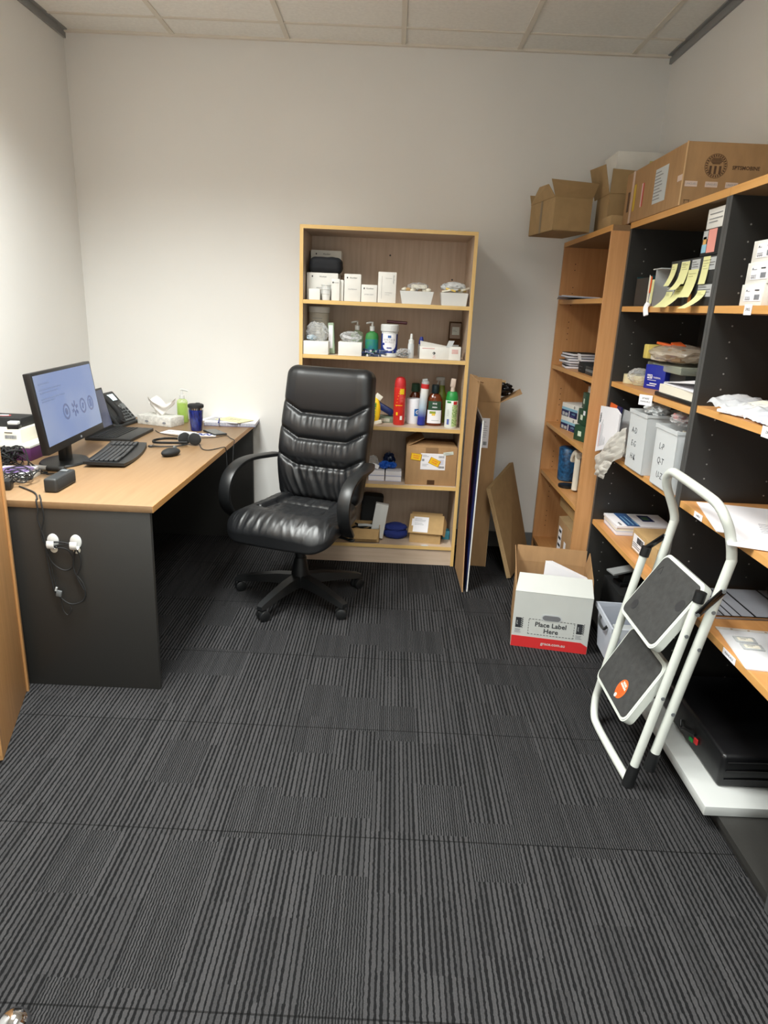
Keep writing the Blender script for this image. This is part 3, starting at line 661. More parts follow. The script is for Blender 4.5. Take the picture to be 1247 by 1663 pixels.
def back_disp(p):
    x, y, z = p; u = x/.245; zz = z+.345    # zz 0..0.69
    w = 1-.06*max(0, (zz-.45)/.25)-.10*max(0, (.2-zz)/.2)
    if y < 0:
        edge = max(0, abs(u)-.55)/.45
        k = 0
        for s in SEAMS:
            sz = s+.055*edge-.008*(1-u*u)
            k += .013*g(zz-sz, .0105)*(1-.7*max(0, abs(u)-.85)/.15)
            wr = noise.noise(Vector((x*38, s*30, 1)))*.6+noise.noise(Vector((x*60, s*70, zz*4)))*.18
            k += max(0, g(zz-(sz-.036), .028))*.011*(abs(wr)*1.5)*max(0, 1-edge*1.3)
        low = zz < SEAMS[2]+.03
        if low: k += .012*abs(noise.noise(Vector((x*26+zz*10, 3, zz*5))))*(1-edge)
        puff = 0; bnd = [.72]+SEAMS+[.02]
        for a, c in zip(bnd, bnd[1:]):
            sa, sc = a+.055*edge, c+.055*edge
            if sc <= zz <= sa: tt = (zz-sc)/(sa-sc); puff = .014*(math.sin(PI*tt)**.7)*(1-.75*max(0, abs(u)-.7)/.3)
        y = y-puff+k
        y += .030*(abs(u)**2.2)*(-1)*.6                # side bolsters come forward
    # head roll leans back, lumbar forward
    y += .035*((zz-.62)/.1)**2*(.5) if zz > .62 else 0
    y -= .018*math.sin(PI*min(1, zz/.45))
    return Vector((x*w, y, zz))
bm = padded((.245, .050, .345), (.05, .045, .05), 120, 1, back_disp, leather)
BM = CT @ Matrix.Translation((0, .235, .438)) @ Matrix.Rotation(math.radians(-10), 4, 'X')
b = B(BM); b.bm(bm, leather); b.obj('backrest', chair, angle=60)
b = B(BM); b.box(-.20, .20, .042, .060, .06, .60, blackm, .01); b.obj('back_shell', chair)
b = B(CT); b.band([(0, .05, .375), (0, .20, .372), (0, .28, .39), (0, .315, .46), (0, .315, .58)], .07, .012, black); b.obj('back_bracket', chair)
def seat_disp(p):
    x, y, z = p; u = x/.265; v = y/.255
    wid = 1+.05*(-v)-.08*max(0, v)
    if z > 0:
        # sunken middle panel with welted seams
        d = max(abs(u)/.62, (v+.10)/.75 if v > -.1 else 0)
        k = .020*(1-g(max(0, d-1) if False else 0, 1))
        inside = 1 if (abs(u) < .56 and v > -.30) else 0
        du = abs(abs(u)-.56-.10*max(0, -v)); dv = abs(v+.28-.10*(u*u))
        if v > -.30: k += .016*g(du*.265, .009)
        if abs(u) < .66: k += .022*g(dv*.255, .011)
        k += .012*g((v-.35)*.255, .012)*(1 if abs(u) < .6 else 0)
        puff = .012*math.cos(u*PI/2)**.5*1 if abs(u) < 1 else 0
        wr = .009*abs(noise.noise(Vector((x*24, y*9, 4))))+.004*abs(noise.noise(Vector((x*60, y*20, 9))))
        z = z+puff-k-wr-.016*max(0, min(1, (.60-abs(u))/.08))*max(0, min(1, (v+.32)/.10))
        z += .018*max(0, -v-.2)*(1-abs(u)**2)
    z -= .055*max(0, -v-.55)**1.5*3 if v < -.55 else 0
    z += .018*max(0, v-.4)
    return Vector((x*wid, y+.02*(u*u), z))
bm = padded((.265, .255, .058), (.10, .10, .05), 100, 1, seat_disp, leather)
b = B(CT @ Matrix.Translation((0, -.055, .425))); b.bm(bm, leather); b.obj('seat', chair, angle=60)
b = B(CT); b.box(-.17, .17, -.17, .16, .358, .374, black, .01); b.box(-.09, .09, -.11, .11, .320, .360, blackm, .01); b.obj('seat_plate', chair)
b = B(CT); b.tube([(.08, .02, .345), (.20, .02, .342), (.25, .015, .338)], .006, black); b.blob((.262, .015, .338), (.04, .03, .016), black, amp=0); b.obj('height_lever', chair)
for sx in (-1, 1):
    b = B(CT); x = sx*.305
    b.band([(x-sx*.045, .235, .665), (x-sx*.02, .16, .668), (x, .05, .674), (x, -.06, .668), (x, -.150, .630), (x, -.190, .560), (x, -.175, .480), (x-sx*.01, -.11, .415), (x-sx*.045, -.02, .372), (x-sx*.10, .02, .362)], .062, .022, black); b.obj('armrest', chair, angle=50)
b = B(); b.lathe([(.026, .19), (.026, .33), (.030, .335)], black); b.lathe([(.036, .060), (.046, .065), (.046, .12), (.032, .20), (.030, .215)], black); b.obj('gas_column', chair)
for k, a in enumerate((172, 244, 316, 28, 100)):
    a = math.radians(a); M = Matrix.Rotation(a, 4, 'Z')
    b = B(M); vs = []; fs = []
    st = [(.030, .034, .072, .125), (.12, .032, .075, .120), (.22, .028, .070, .104), (.315, .024, .058, .084), (.338, .018, .056, .074)]
    for r, w, z0, z1 in st: vs += [(r, -w, z0), (r, w, z0), (r, w*.7, z1), (r, -w*.7, z1)]
    n = 4
    for i in range(len(st)-1):
        for q in range(4): fs.append((i*4+q, i*4+(q+1) % 4, (i+1)*4+(q+1) % 4, (i+1)*4+q))
    fs += [(3, 2, 1, 0), tuple(range(16, 20))]
    b.add(vs, fs, black); leg = b.obj('star_leg', chair)
    b = B(M @ Matrix.Translation((.325, 0, 0)) @ Matrix.Rotation([.6, -.5, .9, .3, 0][k], 4, 'Z'))
    b.cyl((0, 0, .045), (0, 0, .066), .008, black); b.box(-.022, .016, -.006, .006, .028, .050, black, .004)
    for s in (-1, 1): b.lathe([(.020, -.010), (.026, -.007), (.026, .007), (.020, .010)], black, M=Matrix.Translation((-.010, s*.017, .0262)) @ Matrix.Rotation(PI/2, 4, 'X'))
    b.obj('caster', leg)
# ---------------------------------------------------------------- folded step ladder
lad = thing('step_ladder', 'folded white two-step ladder with dark grey treads leaning on the shelves', 'ladder', (.83, 1.99, 0))
LT = Matrix.Translation((-.83, -1.99, 0))
R1 = .0145
yR, yL = 1.815, 2.180
b = B(LT); b.tube([(.920, yR, .660), (.866, yR, .35), (.815, yR, .062)], .0135, steel, smooth=0, n=16); b.obj('front_leg', lad)
b = B(LT); b.tube([(.890, yL, .665), (.842, yL, .38), (.806, yL, .14), (.796, yL-.006, .085), (.790, yL-.035, .036), (.792, yL-.08, .019), (.798, yR+.14, .017), (.804, yR+.02, .018), (.805, yR+.004, .018)], .0135, steel, smooth=5, n=16); b.obj('front_leg', lad)
b = B(LT); b.cyl((.819, yR, .075), (.806, yR, .001), .0175, black, .019); b.obj('foot', lad)
b = B(LT); b.cyl((.917, yR, .640), (.922, yR, .672), .0165, black); b.cyl((.888, yL, .645), (.894, yL, .678), .0165, black); b.obj('tube_cap', lad)
b = B(LT)
b.tube([(.868, yR-.012, .13), (.925, yR-.012, .45), (.978, yR-.012, .745), (.983, yR-.010, .785), (.968, yR-.008, .850), (.950, yR+.0, .895), (.938, yR+.030, .925), (.930, yR+.09, .938), (.920, yL-.09, .952), (.916, yL-.045, .950), (.916, yL-.018, .930), (.925, yL-.004, .895), (.955, yL, .83), (.970, yL, .785), (.966, yL, .745), (.925, yL, .50), (.868, yL, .13)], .0145, steel, smooth=7, n=16); b.obj('rear_frame', lad, angle=60)
for y in (yR-.012, yL): 
    b = B(LT); b.cyl((.869, y, .135), (.859, y, .072), .0175, black); b.obj('foot', lad)
def tread(x0, z0, x1, z1, nm):
    L_ = math.hypot(x1-x0, z1-z0); up = Vector(((x1-x0)/L_, 0, (z1-z0)/L_))
    M = LT @ face(((x0+x1)/2, (yR+yL)/2+.004, (z0+z1)/2), (0, -1, 0), up)
    w = .150; h = L_/2
    def rr(hw, hh, r, k=7):
        P = []
        for cx, cy, a0 in ((hw-r, hh-r, 0), (-hw+r, hh-r, 90), (-hw+r, -hh+r, 180), (hw-r, -hh+r, 270)):
            for q in range(k): a = math.radians(a0+90*q/(k-1)); P.append((cx+r*math.cos(a), cy+r*math.sin(a)))
        return P
    b = B(); b.prism(rr(w, h, .03), -.026, 0, steel, M); b.prism(rr(w-.004, h-.004, .028), 0, .002, steel, M); p = b.obj('step', lad)
    b = B(); b.prism(rr(w-.012, h-.012, .022), .0021, .005, stepmat, M)
    if nm == 1:
        T = M @ Matrix.Translation((-.105, h-.060, .0052)); tri = mat('embossed_mark', '#2a2a2c', .6)
        for a in range(3):
            Q = T @ Matrix.Rotation(a*2*PI/3, 4, 'Z'); rect(b, Q, -.014, .014, -.0095, -.0075, tri, .0006)
        for x, y in ((.112, -h+.16),): b.lathe([(.020, 0), (.020, .0006)], tri, M=M @ Matrix.Translation((x, y, .0052)))
        b.lathe([(.018, 0), (.018, .0006)], tri, M=M @ Matrix.Translation((-.09, -h+.055, .0052)))
    b.obj('mat', p)
    return M, h
M1, h1 = tread(.824, .455, .957, .672, 1)
M2, h2 = tread(.775, .195, .885, .405, 2)
b = B(); Q = M2 @ Matrix.Translation((.035, -h2+.064, .0053)) @ Matrix.Rotation(-.08, 4, 'Z')
b.lathe([(.030, 0), (.030, .0006)], orange, M=Q, squash=1.15, n=36); wt = mat('white_print', '#f4efe8', .5)
b.text('NON', .012, wt, Q @ Matrix.Translation((0, .020, .0007)), bold=.0003); b.text('MARKING', .0095, wt, Q @ Matrix.Translation((0, .010, .0007)), bold=.0003)
for k in range(4): rect(b, Q @ Matrix.Translation((0, 0, .0006)), -.020, .020, .001-k*.006, .0025-k*.006, mat('dark_orange_print', '#b8401a', .5), .0004)
b.lathe([(.007, 0), (.007, .0008)], wt, M=Q @ Matrix.Translation((-.006, -.030, .0006)))
st = b.obj('sticker', lad); st['label'] = 'oval orange sticker'
for (y, z, zz) in ((yR-.018, .600, .685), (yL+.017, .560, .660)):
    b = B(LT)
    if y < 2: P0, P1 = Vector((.912, yR-.022, .610)), Vector((.968, yR-.032, .690))
    else: P0, P1 = Vector((.886, yL, .668)), Vector((.950, yL+.002, .720))
    b.band([P0, (P0+P1)/2, P1], .007, .020, blackg, axis=Vector((0, 1, 0)), smooth=2)
    for P in (P0, P1): b.cyl(P+Vector((0, -.004, 0)), P+Vector((0, .004, 0)), .006, grey, n=12)
    b.obj('hinge_bar', lad)
for y, pts in ((yR-.0135, ((.897, .535), (.862, .325))), (yR-.026, ((.955, .62), (.935, .50), (.895, .28)))):
    for x, z in pts:
        b = B(LT); b.cyl((x, y-.002, z), (x, y+.002, z), .006, grey, n=12); b.obj('rivet', lad)
# ---------------------------------------------------------------- contents of the birch bookcase
S1, S2, S3, S4, S5 = [z+.0004 for z in (BS[0], BS[1], BS[2], BS[3], BBOT)]
def white_carton(name, label, x, y, z, w, d, h, rz=0, txt='Alcolizer', logo=True, group='white cartons on the top bookcase shelf', sub=None, vertical=False):
    b = B(); b.box(-w/2, w/2, 0, d, 0, h, ctn, .0012); M = FY(0, -.0004, 0)
    if logo and not vertical:
        b.text(txt, min(.011, w*.16), ink, M @ Matrix.Translation((.004, h-.018, 0))); rect(b, M, -w*.32-.003, -w*.32+.003, h-.022, h-.014, ink)
    if vertical:
        b.text(txt, .012, inkg, M @ Matrix.Translation((w*.36, h-.035, 0)) @ Matrix.Rotation(-PI/2, 4, 'Z')); rect(b, M, -w*.3, -w*.29, .02, h-.02, inkg)
        lines(b, M, -.01, .03, [.04, .05, h-.03], inkg, .001)
    if sub: b.text(sub, min(.009, w*.13), inkg, M @ Matrix.Translation((0, h*.45, 0)))
    b.box(-w/2+.002, w/2-.002, .001, d*.4, h, h+.0008, ctn)
    return solo(b, name, label, 'box', (x, y, z), rz, group)
white_carton('carton', 'white carton behind, upper of the two at the left end of the top shelf', -.385, 3.892, S1+.137, .165, .14, .12)
b = B(); bmf = mat('black_fabric', '#15171c', .8, bump=.4, bscale=300); b.bm(padded((.086, .07, .040), (.03, .03, .03), 20, 1, lambda p: Vector((p.x+.004*noise.noise(Vector((p.z*60, 1, 2))), p.y, p.z+.040+.004*noise.noise(Vector((p.x*30, p.y*30, 0))))), bmf), bmf); solo(b, 'folded_pouch', 'black fabric pouch squeezed between the two cartons at the left end', 'pouch', (-.376, 3.818, S1+.137))
white_carton('carton', 'wide white carton under the black pouch at the left end', -.390, 3.765, S1, .165, .20, .1365, sub='BREATHALYSER')
white_carton('carton', 'tiny plain white carton at the front left of the top shelf', -.423, 3.690, S1, .058, .055, .054, logo=False)
for k in range(3):
    b = B(); b.lathe([(.020, 0), (.0235, .030), (.0255, .031), (.0255, .034), (.022, .033)], white, n=24)
    solo(b, 'plastic_cup', ['lowest white plastic cup of the little stack', 'middle white plastic cup of the little stack', 'topmost white plastic cup of the little stack'][k], 'cup', (-.364, 3.715, S1+k*.0215), 0, 'stacked white cups')
white_carton('carton', 'slim white carton standing next to the stacked cups', -.313, 3.690, S1, .042, .05, .107)
white_carton('carton', 'narrow white carton behind the slim one beside the cups', -.283, 3.712, S1, .018, .06, .104, logo=False)
white_carton('carton', 'tall white carton third from the left with small black lettering', -.225, 3.690, S1, .086, .09, .134, sub='mouthpieces')
white_carton('carton', 'shorter white carton between the two tall white ones', -.138, 3.690, S1, .082, .09, .085, sub='printer paper')
white_carton('carton', 'tallest white carton with grey writing running up its side', -.046, 3.690, S1, .094, .085, .151, vertical=True, logo=False)
def tub(name, label, x, y, z, w0, w1, d, h, fill, grp, seed=1):
    t = thing(name, label, 'tub', (x, y, z), 0, grp); b = B(); q = .004
    def ringv(w, dd, zz): return [(-w/2, -dd/2, zz), (w/2, -dd/2, zz), (w/2, dd/2, zz), (-w/2, dd/2, zz)]
    V = ringv(w0, d*.85, 0)+ringv(w1, d, h)+ringv(w1-.006, d-.006, h)+ringv(w0-.006, d*.85-.006, .004)
    F = [(3, 2, 1, 0)]
    for a in (0, 4, 8):
        for k in range(4): F.append((a+k, a+(k+1) % 4, a+4+(k+1) % 4, a+4+k))
    F.append((12, 13, 14, 15)); b.add(V, F, white); b.obj('tub', t)
    return t
tub('storage_tub', 'white oblong tub of small bagged parts on the top shelf', .110, 3.735, S1, .150, .176, .10, .064, None, 'white tubs on the top shelf')
tub('storage_tub', 'squarer white tub of clear wrapped pieces at the right end', .306, 3.735, S1, .128, .142, .10, .064, None, 'white tubs on the top shelf')
R = random.Random(8)
for k in range(7):
    b = B(); b.blob((0, 0, .012), (.034, .03, .026), [papw, card_k, papw][k % 3], amp=.3, seed=k, sub=2); solo(b, 'wrapped_part', ['small beige part in the oblong tub, leftmost', 'small tan part in the oblong tub beside the leftmost', 'pale part in the oblong tub at front left', 'pale part in the middle of the oblong tub', 'brownish part right of middle in the oblong tub', 'pale part at the right of the oblong tub', 'pale part at the right rim of the oblong tub'][k], 'small part', (.045+k*.021, 3.735+R.uniform(-.02, .02), S1+.052+R.uniform(0, .008)), 0, 'bagged parts in the oblong tub')
b = B(); b.blob((0, 0, .02), (.12, .08, .05), bagm, amp=.3, freq=1.6, seed=2); b.box(-.035, .045, -.02, -.017, .012, .032, papw); solo(b, 'plastic_bag', 'clear bag with a white strip lying in the oblong white tub', 'bag', (.115, 3.74, S1+.066))
for k in range(6):
    b = B(); b.cb((0, 0, 0), (.055, .018, .010), [papw, mat('amber_part', '#d8b95c', .4), papw][k % 3], (R.uniform(-.2, .2), R.uniform(-.3, .3), R.uniform(-.7, .7)), .002); solo(b, 'wrapped_mouthpiece', 'wrapped white tube piece in the squarer white tub', 'small part', (.268+.019*k, 3.735+R.uniform(-.025, .02), S1+.072+.006*(k % 3)), 0, 'wrapped tubes in the squarer tub')
b = B(); b.blob((0, 0, .018), (.145, .09, .055), bagw, amp=.3, freq=2, seed=6); solo(b, 'plastic_bag', 'crinkled clear bag heaped over the squarer white tub', 'bag', (.304, 3.74, S1+.076))
# second shelf
b = B(); jar = mat('jar_label_cream', '#d5cec0', .5)
b.lathe([(.052, 0), (.054, .004), (.054, .210), (.05, .212)], jar, n=32)
t = thing('supplement_tub', 'tall cream round tub with a pale lid at the back left of the second shelf', 'tub', (-.415, 3.86, S2)); o = b.obj('body', t)
b = B(); b.lathe([(.057, .212), (.058, .216), (.058, .240), (.054, .244)], ctn, n=32); b.obj('lid', t)
b = B(); M = FY(0, -.0545, .0)
lines(b, M, -.03, .03, [.07+.014*k for k in range(9)], inkg, .002, 4); b.obj('printing', t)
b = B(); b.box(-.066, .066, 0, .11, 0, .068, ctn, .001); solo(b, 'open_carton', 'plain white open carton at the left end of the second shelf', 'box', (-.410, 3.672, S2), 0, 'open white cartons on the second shelf')
b = B(); b.blob((0, 0, .04), (.13, .11, .12), bagm, amp=.35, freq=1.5, seed=12); b.blob((-.03, 0, .012), (.06, .08, .03), mat('pale_blue_tissue', '#b9ccd8', .8), amp=.3, seed=3); solo(b, 'plastic_bag', 'clear plastic bag puffed up out of the left open white carton', 'bag', (-.410, 3.725, S2+.072))
b = B(); b.cb((0, 0, .082), (.03, .05, .162), mat('leaflet_green', '#9fb49a', .5), (0, -.06, 0), .002); rect(b, FY(-.004, -.0256, .02), -.011, .011, .01, .13, paper); solo(b, 'slim_carton', 'slim green and white upright carton beside the cream tub', 'box', (-.336, 3.78, S2))
b = B(); b.box(-.062, .062, 0, .11, 0, .070, ctn, .001); solo(b, 'open_carton', 'second plain white open carton in front of the pump bottles', 'box', (-.229, 3.672, S2), 0, 'open white cartons on the second shelf')
b = B(); b.blob((0, 0, .022), (.125, .10, .065), bagm, amp=.35, freq=1.8, seed=22); b.cb((-.02, 0, .02), (.05, .01, .012), paper, (.3, .2, .5)); b.cb((.02, .01, .015), (.05, .012, .01), lgrey, (.3, -.2, -.4)); solo(b, 'plastic_bag', 'clear plastic wrapping piled in the second open white carton', 'bag', (-.229, 3.725, S2+.074))
def pump_bottle(label, x, y, z, bodym, liquid, h=.125, r=.036, lab=None):
    t = thing('pump_bottle', label, 'bottle', (x, y, z), .2)
    b = B(); b.lathe([(r*.9, 0), (r, .005), (r, h*.8), (r*.85, h*.93), (.013, h), (.012, h+.008)], bodym, squash=.7); b.obj('bottle', t)
    if liquid: b = B(); b.lathe([(r*.82, .004), (r*.92, .009), (r*.92, h*.74), (0, h*.745)], liquid, squash=.66); b.obj('liquid', t)
    if lab: b = B(); b.lathe([(r+.0006, .02), (r+.0006, h*.68)], lab, squash=.7); b.obj('label', t)
    b = B(); b.lathe([(.013, h+.004), (.014, h+.028), (.006, h+.030), (.0045, h+.045)], white); b.tube([(.004, 0, h+.046), (-.01, 0, h+.048), (-.034, 0, h+.042)], .005, white); b.obj('pump', t)
pump_bottle('clear pump bottle behind the second white carton', -.202, 3.85, S2, clear('clear_green_bottle', '#b9cfae', .35), mat('pale_green_liquid', '#8fae80', .2, trans=.3))
pump_bottle('green and blue pump bottle left of the wipes canister', -.118, 3.80, S2, mat('green_bottle', '#3f8a4a', .25), None, lab=mat('teal_label', '#20708e', .4, col2='#3b9a58', vscale=30))
t = thing('wipes_canister', 'white and blue SURFACE WIPES canister in the middle of the second shelf', 'canister', (-.022, 3.735, S2))
b = B(); b.lathe([(.042, 0), (.043, .004), (.043, .135)], white, n=40); b.obj('body', t)
b = B(); b.lathe([(.0435, .022), (.0435, .120)], blue_m, n=40)
def arc_panel(b, r, a0, a1, z0, z1, m, rr=0, n=16):
    vs = []; fs = []
    for k in range(n+1):
        a = a0+(a1-a0)*k/n; q = abs(2*k/n-1); zz = z0+(rr*(1-math.sqrt(max(0, 1-q**2))) if rr else 0)
        vs += [(r*math.sin(a), -r*math.cos(a), zz), (r*math.sin(a), -r*math.cos(a), z1)]
    for k in range(n): fs.append((2*k, 2*k+2, 2*k+3, 2*k+1))
    b.add(vs, fs, m)
arc_panel(b, .0439, -.95, .95, .032, .121, paper, .04); b.obj('label', t)
b = B()
def arc_text(b, s, r, z, size, m):
    n = len(s)
    for i, ch in enumerate(s):
        a = (i-(n-1)/2)*size*.78/r; b.text(ch, size, m, face((r*math.sin(a), -r*math.cos(a), z), (math.cos(a), math.sin(a), 0), (0, 0, 1)))
arc_text(b, 'SURFACE', .0445, .090, .0125, inkg); arc_text(b, 'WIPES', .0445, .077, .0125, inkg)
arc_panel(b, .0445, -.20, .20, .100, .112, mat('mid_blue', '#3a66a8', .4)); arc_panel(b, .0445, -.3, .3, .045, .051, blue_m); arc_panel(b, .0445, -.9, -.6, .062, .074, blue_m); b.obj('printing', t)
b = B(); b.lathe([(.047, .133), (.048, .137), (.048, .164), (.044, .169)], white, n=40); b.obj('lid', t)
b = B(); b.lathe([(.046, 0), (.050, .004), (.050, .018), (.046, .020)], white, n=36); 
o = b.obj('foot_ring', t)
b = B(); b.tube([(-.05, 0, .010), (0, 0, .008), (.06, 0, .006)], .008, mat('maroon_plastic', '#4a1c26', .4)); solo(b, 'marker', 'dark maroon marker pen on top of the wipes canister', 'pen', (.010, 3.775, S2+.172), -.2)
R = random.Random(31)
bw = mat('battery_label', '#3b4a70', .35, var=.6, vscale=120)
for k in range(16):
    x = -.165+.011*k+R.uniform(-.004, .004); b = B(); b.cyl((-.022, 0, 0), (.022, 0, 0), .0065, bw, n=10); b.cyl((.022, 0, 0), (.024, 0, 0), .003, lgrey, n=8); b.cyl((-.0235, 0, 0), (-.021, 0, 0), .0066, lgrey, n=10)
    solo(b, 'battery', 'loose blue and silver battery in the heap in front of the pump bottles', 'battery', (x, 3.70+R.uniform(-.012, .03), S2+.007+.012*(k % 3)), 0, 'loose batteries on the second shelf', rot=(0, R.uniform(-.25, .25), R.uniform(-1.4, 1.4)))
b = B(); b.blob((0, 0, .022), (.09, .07, .05), bagm, amp=.35, freq=1.8, seed=41); b.tube([(-.03, 0, .01), (0, .02, .02), (.03, 0, .015), (0, -.02, .01), (-.02, 0, .02)], .003, blackm); solo(b, 'plastic_bag', 'small clear bag of dark bits between wipes canister and spray bottle', 'bag', (.055, 3.70, S2+.004))
t = thing('spray_bottle', 'small white mist spray bottle on the second shelf', 'bottle', (.095, 3.71, S2))
b = B(); b.lathe([(.015, 0), (.0165, .003), (.0165, .072), (.013, .078)], bagw, n=24); b.lathe([(.0135, .001), (.015, .004), (.015, .06), (0, .06)], lgrey, n=20); b.obj('bottle', t); b = B(); b.lathe([(.0145, .076), (.0145, .094), (.008, .097), (.006, .124), (.004, .126)], white, n=24); b.obj('cap', t)
t = thing('dropper_bottle', 'small clear bottle with a dark blue pointed cap behind the red-printed carton', 'bottle', (.152, 3.80, S2))
b = B(); b.lathe([(.014, 0), (.016, .003), (.016, .065), (.011, .072)], glassy, n=20); b.obj('bottle', t); b = B(); b.lathe([(.013, .070), (.013, .088), (.008, .108), (.004, .110)], blue_m, n=20); b.obj('cap', t)
t = thing('printed_carton', 'long cream carton with faint red print and its lid half open', 'box', (.220, 3.680, S2))
b = B(); b.box(-.078, .078, 0, .08, 0, .064, ctn, .001); M = FY(0, -.0005, 0); rect(b, M, -.066, .0, .055, .057, red_m, .0005); ring(b, M, -.002, .032, .004, .007, ink); rect(b, M, -.002, .004, .027, .037, ink, .0008)
b.text('M5', .008, red_m, M @ Matrix.Translation((0, .017, 0))); b.text('100 pcs', .006, red_m, M @ Matrix.Translation((0, .009, 0))); b.obj('body', t)
b = B(); b.slab([(-.076, .001, .064), (.078, .001, .064), (.078, .07, .066), (-.076, .07, .090)], .0012, ctn); b.slab([(.060, .0, .064), (.088, .0, .064), (.105, .03, .098), (.075, .03, .098)], .001, lgrey); b.obj('lid', t)
b = B(); b.box(-.031, .031, 0, .05, 0, .069, ctn, .001); M = FY(0, -.0005, 0)
for k in range(4): rect(b, M, -.017, .017, .034+k*.006, .036+k*.006, red_m, .0005)
solo(b, 'printed_carton', 'small cream carton with red lines at the right end of the second shelf', 'box', (.3285, 3.680, S2), 0)
b = B(); b.box(-.033, .033, 0, .04, 0, .098, card_d, .001); rect(b, FY(0, -.0005, 0), -.022, .024, .03, .07, lgrey); solo(b, 'display_case', 'lower dark framed case against the back right corner of the second shelf', 'case', (.342, 3.90, S2))
b = B(); b.box(-.033, .033, 0, .04, 0, .095, card_d, .001); M = FY(0, -.0005, 0); rect(b, M, -.029, .029, .006, .088, mat('case_brown', '#7a6656', .4)); rect(b, M @ Matrix.Translation((0, 0, .0006)), -.018, .022, .025, .068, mat('grey_label', '#b5bab5', .5)); lines(b, M @ Matrix.Translation((0, 0, .0012)), -.014, .010, [.05, .044], ink, .001); solo(b, 'display_case', 'upper dark framed case with a pale label in the back right corner', 'case', (.342, 3.90, S2+.0984))
# third shelf
t = thing('wattle_packet', 'yellow crinkled packet with green lettering beside the chair back', 'packet', (-.085, 3.745, S3))
b = B(); b.blob((0, 0, .0735), (.062, .035, .15), yellow, amp=.10, freq=2, seed=2, flat=.9); b.obj('body', t)
b = B(); b.cb((.018, 0, .150), (.040, .006, .028), papw, (0, .6, 0), .002); b.obj('end_crimp', t); b = B(); b.cb((.015, 0, .010), (.05, .02, .02), papw, (0, -.2, 0), .003); b.obj('end_crimp', t)
b = B(); b.text('WATTLE', .026, green, FY(-.005, -.0195, .070) @ Matrix.Rotation(PI/2-.05, 4, 'Z'), bold=.001); b.obj('lettering', t)
b = B(); b.box(-.04, .04, 0, .10, 0, .030, mat('grey_green_box', '#74806a', .6), .001); bars(b, FY(0, -.0005, 0), -.03, .02, .006, .024, papw, 2); solo(b, 'flat_box', 'flat greyish box with a barcode under the blue packet', 'box', (-.022, 3.80, S3))
b = B(); b.cb((0, 0, .035), (.10, .05, .034), mat('dark_blue_packet', '#1d2f66', .3, var=.4, vscale=40), (0, .50, 0), .006); solo(b, 'blue_packet', 'shiny dark blue packet slumped on the flat barcode box', 'packet', (-.028, 3.86, S3+.034))
t = thing('fly_spray_can', 'tall red aerosol can standing third on the middle shelf', 'aerosol can', (.049, 3.760, S3))
b = B(); b.lathe([(.030, 0), (.0325, .004), (.0325, .200), (.031, .206)], mat('red_can', '#cf2f27', .25), n=36); b.obj('can', t)
b = B(); b.lathe([(.031, .204), (.0315, .216), (.029, .243), (.022, .258), (.010, .263)], red_m, n=36); b.obj('cap', t)
b = B(); arc_panel(b, .0329, .0, .75, .170, .200, yellow); arc_panel(b, .0329, -.55, -.25, .055, .072, yellow); arc_panel(b, .0329, .15, .55, .03, .052, mat('white_diamond', '#f2e9e4', .5))
for k, (a, z) in enumerate(((-.5, .12), (-.4, .14), (-.3, .158), (-.2, .175), (-.1, .19), (0, .20))): arc_panel(b, .0329, a-.1, a, z-.016, z-.012, yellow)
arc_panel(b, .0329, -.75, .5, .108, .111, yellow)
for k in range(5): arc_panel(b, .0329, .12, .62, .13+k*.008, .132+k*.008, mat('light_red', '#e58a7c', .5))
b.obj('printing', t)
t = thing('paper_roll', 'white wrapped roll with a blue letter G patch next to the red can', 'roll', (.130, 3.835, S3))
b = B(); b.lathe([(.039, 0), (.041, .004), (.041, .134), (.038, .139), (.0, .139)], paper, n=36); arc_panel(b, .0414, .12, 1.0, .045, .085, mat('cobalt', '#2168b4', .4)); b.text('G', .030, paper, face((.0215, -.0366, .065), (.87, .49, 0), (0, 0, 1)), ext=.001, bold=.001); b.obj('roll', t)
t = thing('spray_can_tilted', 'slim white and blue spray can leaning in front of the wrapped roll', 'aerosol can', (.173, 3.765, S3+.002)); 
sm = bpy.data.materials.new('white_to_blue_can'); sm.use_nodes = True; nt = sm.node_tree; tc = nt.nodes.new('ShaderNodeTexCoord'); sx = nt.nodes.new('ShaderNodeSeparateXYZ'); cr = nt.nodes.new('ShaderNodeValToRGB'); mr = nt.nodes.new('ShaderNodeMapRange')
nt.links.new(tc.outputs['Object'], sx.inputs[0]); nt.links.new(sx.outputs[2], mr.inputs[0]); mr.inputs[2].default_value = .2; nt.links.new(mr.outputs[0], cr.inputs[0]); nt.links.new(cr.outputs[0], nt.nodes['Principled BSDF'].inputs['Base Color'])
cr.color_ramp.elements[0].position = .22; cr.color_ramp.elements[0].color = lin('#1c2f9a'); cr.color_ramp.elements[1].position = .5; cr.color_ramp.elements[1].color = lin('#b7cddd'); e = cr.color_ramp.elements.new(.9); e.color = lin('#e6e6e4'); nt.nodes['Principled BSDF'].inputs['Roughness'].default_value = .25
TM = Matrix.Rotation(.06, 4, 'Y')
b = B(TM); b.lathe([(.020, .001), (.022, .004), (.022, .205)], sm, n=28); b.obj('can', t)
b = B(TM); b.lathe([(.0225, .203), (.0225, .228)], red_m, n=28); b.obj('collar', t); b = B(TM); b.lathe([(.021, .226), (.021, .240), (.012, .246)], lgrey, n=24); b.cb((-.004, 0, .248), (.03, .016, .016), lgrey, (0, -.25, 0), .004); b.obj('nozzle', t)
t = thing('disinfectant_bottle', 'brown disinfectant bottle with a black cap and a dark green label', 'bottle', (.245, 3.785, S3))
brn = mat('amber_liquid_plastic', '#6e3216', .15, trans=.15)
